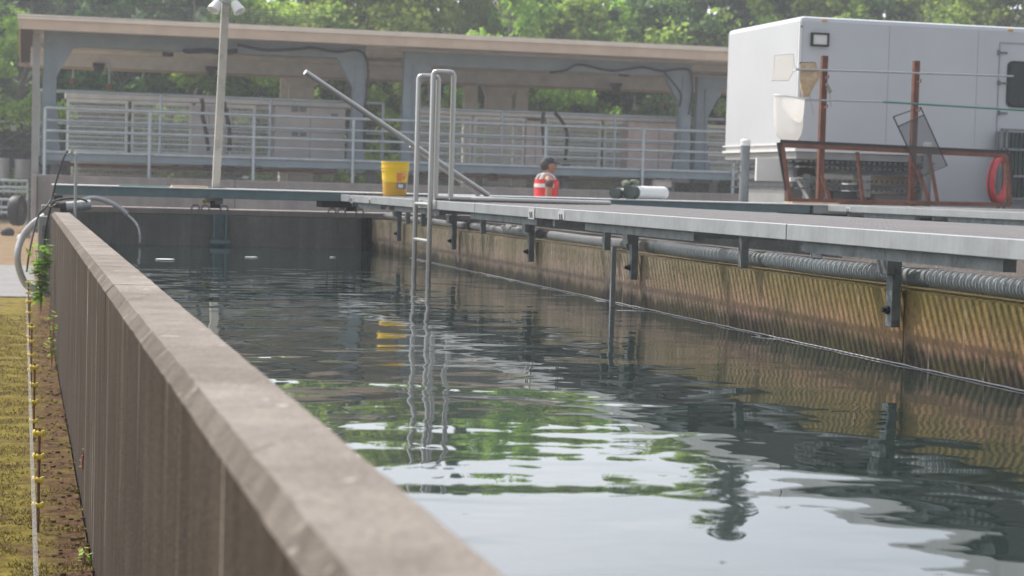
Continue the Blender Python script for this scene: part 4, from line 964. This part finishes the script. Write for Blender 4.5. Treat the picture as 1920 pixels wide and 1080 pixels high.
# ------------------------------------------------------------------ electric fence
def efence():
    src = None; names = ['nearest', 'second', 'third', 'fourth', 'fifth']
    for i, y in enumerate((8.04, 10.8, 13.6, 16.4, 19.2)):
        x = .082-.002*i; lab = '%s electric fence rod with yellow insulators, %s' % (['nearest', 'second nearest', 'middle', 'second farthest', 'farthest'][i], ['standing in the open moss', 'behind the nearest rod', 'beside the bare dirt', 'beside the leafy plant', 'below the milky hose'][i])
        if src is None:
            th = src = thing('fence_rod', (x, y, 0), lab, 'fence rod', 'electric fence rods beside the left wall')
            MB().tube([(x, y, -.05), (x, y, .43)], .006, 8).build('rod', 'rustd', th)
            for z in (.405, .31, .215, .11):
                ins = MB(); ins.tube([(x-.028, y, z), (x-.012, y, z)], .008, 10, True); ins.tube([(x-.012, y, z), (x+.014, y, z)], .012, 10)
                ins.lathe([(.004, -.006), (.016, -.005), (.017, .002), (.004, .004)], (x-.020, y, z), 12, 'X'); ins.box((x+.012, y-.009, z-.012), (x+.020, y+.009, z+.014), .002); ins.build('insulator', 'yellowd', th)
        else: copy_thing(src, (x, y, 0), lab)
    for k, z in enumerate((.405, .31, .215, .11)):
        pts = []; y = 3.0
        while y < 19.2:
            t = (y-8.04)/2.77; t -= math.floor(t); pts.append((.055+.0008*k, y, z-.03*4*t*(1-t)*.25)); y += .35
        tag(MB().tube(pts, .0008, 5).build('fence_wire', 'wirew', loc=(.055, 8, z)), ['top', 'upper middle', 'lower middle', 'lowest'][k]+' white strand of the electric fence', 'wire', 'white strands of the electric fence')
efence()
# ------------------------------------------------------------------ plants
def leafy(name, lab, c, H, spread, n, mt, size, st='pink_st'):
    th = thing(name, c, lab, 'plant'); s = MB(); L = []
    for k in range(5):
        a = random.random()*6.28; tip = Vector((c.x+math.cos(a)*spread*.7, c.y+math.sin(a)*spread, c.z+H*random.uniform(.7, 1)))
        s.tube([c, (c+tip)/2+Vector((0, 0, H*.12)), tip], .004, 5)
        for i in range(n//5):
            t = random.uniform(.25, 1.05); p = c+(tip-c)*t+Vector((random.gauss(0, spread*.3), random.gauss(0, spread*.3), random.gauss(0, .02)))
            d = Vector((random.gauss(0, 1), random.gauss(0, 1), random.uniform(-.6, .3))).normalized(); u = d.cross(Vector((0, 0, 1))).normalized()*size*.35
            L.append([p, p+d*size*.5+u, p+d*size, p+d*size*.5-u])
    s.build('stems', st, th); v = np.array([[list(q-c) for q in l] for l in L]); o = quads('leaves', v, mt, th)
leafy('leafy_plant', 'tall bright green leafy plant growing against the far part of the left wall', Vector((.17, 16.9, .28)), .62, .075, 150, 'leafb', .10, 'leafb')
leafy('leafy_plant', 'low green plant with pink stems at the wall foot below the tall leafy plant', Vector((.235, 14.9, .0)), .42, .04, 60, 'leaf', .05)
leafy('weed', 'small green weed at the foot of the left wall near the bottom of the photo', Vector((.245, 7.36, .0)), .05, .012, 22, 'leafb', .028)
leafy('weed', 'tiny yellowish weed growing on the side of the left wall', Vector((.272, 8.6, .17)), .07, .006, 14, 'moss', .02)
# ------------------------------------------------------------------ person
def skin_mesh(name, verts, edges, radii, mat, parent, root=0, sub=2):
    me = bpy.data.meshes.new(name); base = worldloc(parent); me.from_pydata([tuple(Vector(v)) for v in verts], edges, [])
    o = bpy.data.objects.new(name, me); COL.objects.link(o)
    bpy.context.view_layer.objects.active = o
    md = o.modifiers.new('s', 'SKIN'); 
    for i, r in enumerate(radii):
        rr = r if isinstance(r, tuple) else (r, r); me.skin_vertices[0].data[i].radius = rr
    me.skin_vertices[0].data[root].use_root = True
    sb = o.modifiers.new('u', 'SUBSURF'); sb.levels = sub; sb.render_levels = sub
    dg = bpy.context.evaluated_depsgraph_get(); nm = bpy.data.meshes.new_from_object(o.evaluated_get(dg))
    nm.materials.clear(); nm.materials.append(MT[mat])
    for p in nm.polygons: p.use_smooth = True
    COL.objects.unlink(o); bpy.data.objects.remove(o)
    q = bpy.data.objects.new(name, nm); COL.objects.link(q); q.parent = parent; return q
def person():
    base = at(1024, 366, Y=27.5); base.z = .155
    th = thing('person', base, 'person in dark cap and red vest with pale band behind the walkway', 'person')
    # local frame: faces +X
    V = [(0,0,.95),(0,0,1.12),(-.005,0,1.28),(-.01,0,1.42),(.005,0,1.50),(.02,0,1.57),(.025,0,1.66),
         (-.01,-.11,1.43),(-.01,-.185,1.40),(-.03,-.225,1.14),(.05,-.23,.92),(.08,-.23,.84),
         (-.01,.11,1.43),(-.01,.185,1.40),(.02,.225,1.14),(.14,.22,.95),(.18,.22,.88),
         (0,-.09,.90),(.02,-.10,.50),(-.02,-.10,.08),(.12,-.11,.04),(0,.09,.90),(.04,.10,.50),(.03,.10,.08),(.17,.11,.04)]
    E = [(0,1),(1,2),(2,3),(3,4),(4,5),(5,6),(3,7),(7,8),(8,9),(9,10),(10,11),(3,12),(12,13),(13,14),(14,15),(15,16),(0,17),(17,18),(18,19),(19,20),(0,21),(21,22),(22,23),(23,24)]
    Rr = [(.15,.12),(.135,.11),(.145,.12),(.13,.10),.058,.07,.085,.07,.06,.047,.036,.028,.07,.06,.047,.036,.028,.095,.065,.045,.035,.095,.065,.045,.035]
    skin_mesh('body', V, E, Rr, 'skin', th)
    def off(l): return [Vector(v)+base for v in l]
    # head details
    hd = MB(); hd.sphere(base+Vector((.035, 0, 1.635)), .092, 12, (1.03, .80, 1.2)); hd.poly(off([(.125, -.012, 1.66), (.155, -.014, 1.615), (.120, -.014, 1.605)]), (0, .026, 0))
    hd.sphere(base+Vector((.02, -.082, 1.625)), .024, 6, (.9, .4, 1.3)); hd.sphere(base+Vector((.02, .082, 1.625)), .024, 6, (.9, .4, 1.3))
    hd.sphere(base+Vector((.085, 0, 1.555)), .045, 6, (1, .9, .7)); hd.build('face', 'skin', th)
    e = MB()
    for s in (-1, 1): e.sphere(base+Vector((.118, s*.035, 1.645)), .009, 5)
    e.bar(base+Vector((.128, -.025, 1.575)), base+Vector((.128, .025, 1.575)), .008, .006); e.build('eyes_and_mouth', 'dark', th)
    hr = MB(); hr.sphere(base+Vector((-.012, 0, 1.645)), .098, 10, (.95, .88, 1.0)); hr.build('hair', 'dark', th)
    cp = MB(); prof = [(.0001, .075), (.045, .07), (.075, .05), (.092, .015), (.096, -.02)]; o = len(cp.v); cp.lathe([(r, z) for r, z in prof], (0, 0, 0), 24)
    cp.v = [Vector((v.x*1.08, v.y*.88, v.z))+base+Vector((.02, 0, 1.69)) for v in cp.v]
    br = [(.10, -.07), (.16, -.062), (.195, -.03), (.20, 0), (.195, .03), (.16, .062), (.10, .07)]
    cp.poly(off([(x, y, 1.675-(x-.1)*.15) for x, y in br]), (0, 0, .01)); cp.build('cap', 'cap', th)
    # shirt sleeves + torso, vest, trousers
    T = [(0,0,.98),(0,0,1.12),(-.005,0,1.28),(-.01,0,1.41),(-.005,0,1.47),(-.01,-.11,1.43),(-.01,-.19,1.39),(-.02,-.21,1.27),(-.01,.11,1.43),(-.01,.19,1.39),(0,.21,1.27)]
    skin_mesh('shirt', T, [(0,1),(1,2),(2,3),(3,4),(3,5),(5,6),(6,7),(3,8),(8,9),(9,10)], [(.158,.13),(.145,.12),(.155,.13),(.14,.11),.07,.08,.07,.062,.08,.07,.062], 'shirt', th)
    vs = MB()
    def shell(z0, z1, rx, ry, a0, a1, nm, mt, e=0):
        v = []; f = []; n = 20; k = 5
        for i in range(k+1):
            z = z0+(z1-z0)*i/k
            for j in range(n+1):
                a = R(a0+(a1-a0)*j/n); v.append(base+Vector(((rx+e)*math.cos(a), (ry+e)*math.sin(a), z)))
        for i in range(k):
            for j in range(n): a = i*(n+1)+j; f.append((a, a+1, a+n+2, a+n+1))
        MB().add(v, f, True).build(nm, mt, th)
    shell(1.02, 1.43, .175, .195, 40, 320, 'life_vest', 'vest'); shell(1.31, 1.365, .175, .205, 70, 290, 'reflective_band', 'refl', .006)
    shell(1.02, 1.40, .175, .205, -28, 28, 'life_vest_front', 'vest')
    for s in (-1, 1): MB().tube(off([(-.13, s*.11, 1.42), (-.09, s*.10, 1.49), (-.01, s*.09, 1.515), (.07, s*.09, 1.48), (.13, s*.08, 1.40)]), .018, 8).build('vest_strap', 'refl', th)
    L = [(0,0,.97),(0,-.09,.90),(.02,-.10,.50),(-.02,-.10,.12),(0,.09,.90),(.04,.10,.50),(.03,.10,.12)]
    skin_mesh('trousers', L, [(0,1),(1,2),(2,3),(0,4),(4,5),(5,6)], [(.16,.125),.108,.078,.065,.108,.078,.065], 'trous', th)
    for s, hx, hy, hz in ((-1, .09, -.23, .83), (1, .19, .22, .87)):     # hands: palm with five fingers
        P = [(0,0,0),(.01,0,-.05),(.02,-.03,-.09),(.03,-.032,-.13),(.02,-.01,-.095),(.035,-.012,-.14),(.02,.012,-.092),(.035,.012,-.135),(.02,.03,-.088),(.03,.033,-.12),(.03,s*.02,-.03),(.055,s*.03,-.065)]
        skin_mesh('hand', [(hx+a, hy+b, hz+c) for a, b, c in P], [(0,1),(1,2),(2,3),(1,4),(4,5),(1,6),(6,7),(1,8),(8,9),(0,10),(10,11)], [.024,.028]+[.010,.008]*5, 'skin', th, 0, 1)
    for s, x in ((-1, .05), (1, .10)): b = MB(); b.sphere(base+Vector((x, s*.10, .045)), .05, 8, (2.6, .95, .9)); b.build('boot', 'black', th)
person()
# the shelter yard above is drafted at a reduced scale; bring it to its true size and distance
for o in list(COL.objects):
    if o.parent is None and o.type in ('MESH', 'EMPTY') and o.location.y > 27.3 and o.get('category') not in ('person',) and o.name.split('.')[0] not in ('ground', 'road', 'water'):
        k = 1.5 if o.name.split('.')[0] in ('tyre', 'fence', 'drum', 'sign', 'rock', 'plank') or (o.name.split('.')[0] in ('pipe', 'block') and o.location.x < .3) else 1.62
        o.scale = (k, k, k); o.location = (o.location.x*k, o.location.y*k, 1.46+(o.location.z-1.46)*k)
# ------------------------------------------------------------------ wood behind
def crown_quads(centres, radii, n, leaf, flat=1.0):
    k = len(centres); idx = rng.integers(0, k, n); c = np.array(centres)[idx]; r = np.array(radii)[idx]
    d = rng.normal(size=(n, 3)); d /= np.linalg.norm(d, axis=1)[:, None]; rad = rng.random(n)**.45
    p = c+d*(r*rad)[:, None]*np.array([1, 1, flat])
    a = rng.normal(size=(n, 3)); a /= np.linalg.norm(a, axis=1)[:, None]; b = np.cross(a, rng.normal(size=(n, 3))); b /= np.linalg.norm(b, axis=1)[:, None]
    s = leaf*(.6+rng.random(n)*.8); a *= s[:, None]; b *= (s*.6)[:, None]
    return np.stack([p-a, p+b, p+a, p-b], axis=1)
def limb(mb, p, q, r0, r1, n=6):
    p = Vector(p); q = Vector(q); pts = []; rad = []
    for i in range(n+1):
        t = i/n; v = p+(q-p)*t+Vector((random.gauss(0, .05), random.gauss(0, .05), 0))*(q-p).length*.25*math.sin(t*math.pi); pts.append(v); rad.append(r0+(r1-r0)*t)
    mb.tube(pts, 0, 7, True, rad); return pts
def make_broad(name, H, W, mt, bark, dens=1.0, gap=.0, seed=0):
    random.seed(seed); o = thing(name, (0, 0, 0), 'x', 'tree'); tr = MB(); top = Vector((random.uniform(-.3, .3), random.uniform(-.3, .3), H*.82))
    limb(tr, (0, 0, -.5), top, .16, .04, 9); C = []; Rd = []
    nb = int(34*dens)
    for k in range(nb):
        t = random.uniform(.14, .98); z = H*t; wr = W*math.sin(math.pi*min(1, (t*.86+.10)))**.7
        a = random.random()*6.28; rr = wr*random.uniform(.35, 1.0); c = (math.cos(a)*rr, math.sin(a)*rr, z)
        if k % 2 == 0: limb(tr, (0, 0, max(.4, z-H*.16)), c, .045, .012, 4)
        C.append(c); Rd.append(random.uniform(.45, .95)*W*.36)
        for j in range(3):
            C.append((c[0]+random.gauss(0, .45), c[1]+random.gauss(0, .45), c[2]+random.gauss(0, .35))); Rd.append(random.uniform(.25, .5)*W*.34)
    tr.build('trunk', bark, o); quads('crown', crown_quads(C, Rd, int(15000*dens), .10, .8), mt, o); return o
def make_conifer(name, H, W, mt, seed=0):
    random.seed(seed); o = thing(name, (0, 0, 0), 'x', 'tree'); tr = MB(); limb(tr, (0, 0, -.5), (0, 0, H), .17, .02, 9); V = []
    z = H*.10
    while z < H*.985:
        L = W*(1-z/H)**.8*random.uniform(.75, 1.1)+.12; nb = random.randint(5, 8)
        for k in range(nb):
            a = random.random()*6.28; l = L*random.uniform(.6, 1.1); m_ = int(22+70*l/W)
            t = rng.random(m_)**.8; sp = .20*(1-t*.4)*l+.06
            ca, sa = math.cos(a), math.sin(a); off = rng.normal(size=m_)*sp*.45
            x = ca*l*t-sa*off; y = sa*l*t+ca*off; zz = z-.30*l*t**1.5+rng.normal(size=m_)*.05
            p = np.c_[x, y, zz]; d = rng.normal(size=(m_, 3))*.6+np.array([ca, sa, -.5]); d /= np.linalg.norm(d, axis=1)[:, None]; b = np.cross(d, rng.normal(size=(m_, 3))); b /= np.linalg.norm(b, axis=1)[:, None]
            s = .10*(.6+rng.random(m_)*.8); V.append(np.stack([p-d*s[:, None], p+b*(s*.4)[:, None], p+d*s[:, None], p-b*(s*.4)[:, None]], axis=1))
        z += .16+.12*random.random()
    tr.build('trunk', 'bark', o); quads('crown', np.concatenate(V), mt, o); return o
protos = {'b0': make_broad('leafy_tree', 8, 2.4, 'leaf', 'bark', 1.1, seed=1), 'b1': make_broad('leafy_tree', 8, 2.1, 'leafd', 'bark', 1.1, seed=2),
          'b2': make_broad('leafy_tree', 8, 2.7, 'leaf', 'barkp', .6, seed=3), 'c0': make_conifer('conifer_tree', 9, 2.1, 'needle', 4), 'c1': make_conifer('conifer_tree', 9, 1.6, 'leafd', 5), 'b3': make_broad('leafy_tree', 8, 2.6, 'leafd', 'barkp', .9, seed=6)}
HT = {'b0': 8.6, 'b1': 8.6, 'b2': 8.6, 'b3': 8.6, 'c0': 9, 'c1': 9}
used = {}
def plant(kind, px, Y, top_py, lab, group):
    b = at(px, 330, Y=Y); z0 = gz(Y)-.1; dist = b.y; top = at(px, top_py, Y=Y).z; s = (top-z0)/HT[kind]; rz = random.random()*6.28
    src = protos[kind]
    if kind not in used: used[kind] = 1; o = src
    else: o = copy_thing(src, (0, 0, 0), lab)
    o.location = (b.x, Y, z0); o.scale = (max(s, .75)*random.uniform(.95, 1.15),)*2+(s,); o.rotation_euler = (0, 0, rz); o['label'] = lab; o['group'] = group
random.seed(11)
G = 'trees of the wood behind the shelter'
front = [ # kind, px, Y, top
 ('b0', -40, 62, -80, 'pale green tree at the far left edge of the photo'), ('b1', 30, 65, -90, 'dark leafy tree left of the shelter roof corner'),
 ('c0', 130, 67, -110, 'dark conifer above the left end of the shelter roof'), ('b1', 215, 66, -90, 'dark leafy tree above the roof just left of the light pole'),
 ('c1', 290, 68, -120, 'narrow dark conifer above the roof halfway to the light pole'), ('b3', 360, 65, -85, 'deep green tree directly left of the floodlights'),
 ('b0', 455, 64, -45, 'bright green tree right of the floodlights'), ('c0', 535, 67, -50, 'blue green conifer above the leaning pole top'),
 ('b0', 668, 64, -95, 'bright yellow green tree above the left portal leg'), ('b2', 730, 65, -120, 'open yellow green tree above the gap between the portals'),
 ('b0', 815, 66, -125, 'leafy tree above the ladder hoops'), ('c1', 880, 68, -140, 'narrow conifer right of the ladder hoops'),
 ('b2', 950, 64, -115, 'pale tree above the middle of the right portal'), ('c1', 1010, 67, -100, 'slim conifer above the person'),
 ('b0', 1080, 65, -40, 'bright leafy tree above the white rolls'), ('b2', 1160, 66, -45, 'hazy open tree above the pinkish cabinet'),
 ('b3', 1240, 64, -35, 'deep green tree left of the trailer roof'), ('b0', 1310, 65, -140, 'green tree just left of the trailer nose'),
 ('c0', 1385, 64, -215, 'tallest dark conifer rising at the trailer nose'), ('b3', 1460, 66, -90, 'branching tree above the trailer front corner'),
 ('b0', 1555, 64, -90, 'bright green tree above the trailer lamp'), ('b1', 1640, 65, -80, 'dark tree above the trailer between the rusty posts'),
 ('b2', 1730, 64, -90, 'pale stemmed tree above the right rusty post'), ('b2', 1800, 66, -80, 'brownish open tree above the trailer side'),
 ('b0', 1880, 64, -100, 'light green tree above the trailer window'), ('b1', 1960, 66, -110, 'dark tree at the right edge of the photo')]
for k, px, Y, t, lab in front: plant(k, px, Y, t, lab, G)
kinds = ['b1', 'c0', 'b3', 'b0', 'c1', 'b1']
for i in range(28):
    px = -90+i*77+random.uniform(-22, 22); hi = (-65 if px < 400 else -15) if px < 600 else (-85 if px < 1060 else (-55 if px < 1240 else -80))
    plant(kinds[i % 6], px, 73+random.uniform(-1.5, 2), hi+random.uniform(-15, 15), 'tree in the back row of the wood, mostly hidden behind the front trees', 'back row trees of the wood')
# undergrowth
def shrub_proto():
    o = thing('shrub', (0, 0, 0), 'x', 'shrub'); C = [(random.gauss(0, .9), random.gauss(0, .5), random.uniform(.2, 1.5)) for _ in range(26)]
    quads('foliage', crown_quads(C, [random.uniform(.3, .6) for _ in C], 3800, .075, .9), 'leafd', o)
    s = MB()
    for c in C[:8]: limb(s, (c[0]*.2, c[1]*.2, -.2), c, .03, .01, 4)
    s.build('stems', 'bark', o); return o
sp = shrub_proto(); MT_l = ['leaf', 'leafd']
wh = ['behind the far left fence', 'left of the shelter corner post', 'behind the left portal leg', 'seen through the shelter left of the light pole', 'seen through the shelter at the light pole', 'seen through the shelter right of the light pole', 'seen through the shelter above the taupe cabinet', 'in the gap between the two portals', 'seen through the shelter behind the ladder', 'seen through the shelter right of the ladder', 'seen through the shelter above the hanging hoses', 'seen through the shelter left of the pinkish cabinet', 'seen through the shelter above the pinkish cabinet', 'beside the trailer nose', 'hidden behind the trailer front']
for i in range(15):
    px = -30+i*104; Y = 65+random.uniform(-.8, .8); b = at(px, 330, Y=Y); o = sp if i == 0 else copy_thing(sp, (0, 0, 0), 'x')
    o.location = (b.x, Y, -.1); o.scale = (1.7, 1.4, random.uniform(1.5, 2.1)); o.rotation_euler = (0, 0, random.uniform(-.4, .4)+ (3.14 if i % 2 else 0)); 
    f = [c for c in o.children if c.name.startswith('foliage')][0]; f.material_slots[0].link = 'OBJECT'; f.material_slots[0].material = MT['needle' if i < 4 else ('leaf' if i in (4, 5, 7, 10, 11) else 'leafd')]; o['label'] = 'bushy green shrub '+wh[i]; o['group'] = 'shrubs behind the shelter'
# bird wires over the site
for i in range(6):
    y = 24; a = at(-40, 2+i*5, Y=y); b = at(590, 2+i*5+20, Y=y)
    tag(MB().tube([a, (a+b)/2-Vector((0, 0, .012)), b], .0022, 4).build('bird_wire', 'frame_g', loc=a), 'thin overhead bird wire crossing above the shelter roof at the upper left', 'wire', 'thin parallel bird wires at the upper left')
# ------------------------------------------------------------------ air
hz = MB().box((-75, -6, -2), (100, 185, 32))
h = hz.build('haze', 'blue'); h.data.materials.clear(); mt = bpy.data.materials.new('haze'); mt.use_nodes = True; n = mt.node_tree; n.nodes.clear()
v = n.nodes.new('ShaderNodeVolumePrincipled'); v.inputs['Density'].default_value = .0021; v.inputs['Color'].default_value = (.93, .95, 1, 1); v.inputs['Anisotropy'].default_value = 0
oo = n.nodes.new('ShaderNodeOutputMaterial'); n.links.new(v.outputs[0], oo.inputs['Volume']); h.data.materials.append(mt); tag(h, kind='stuff')
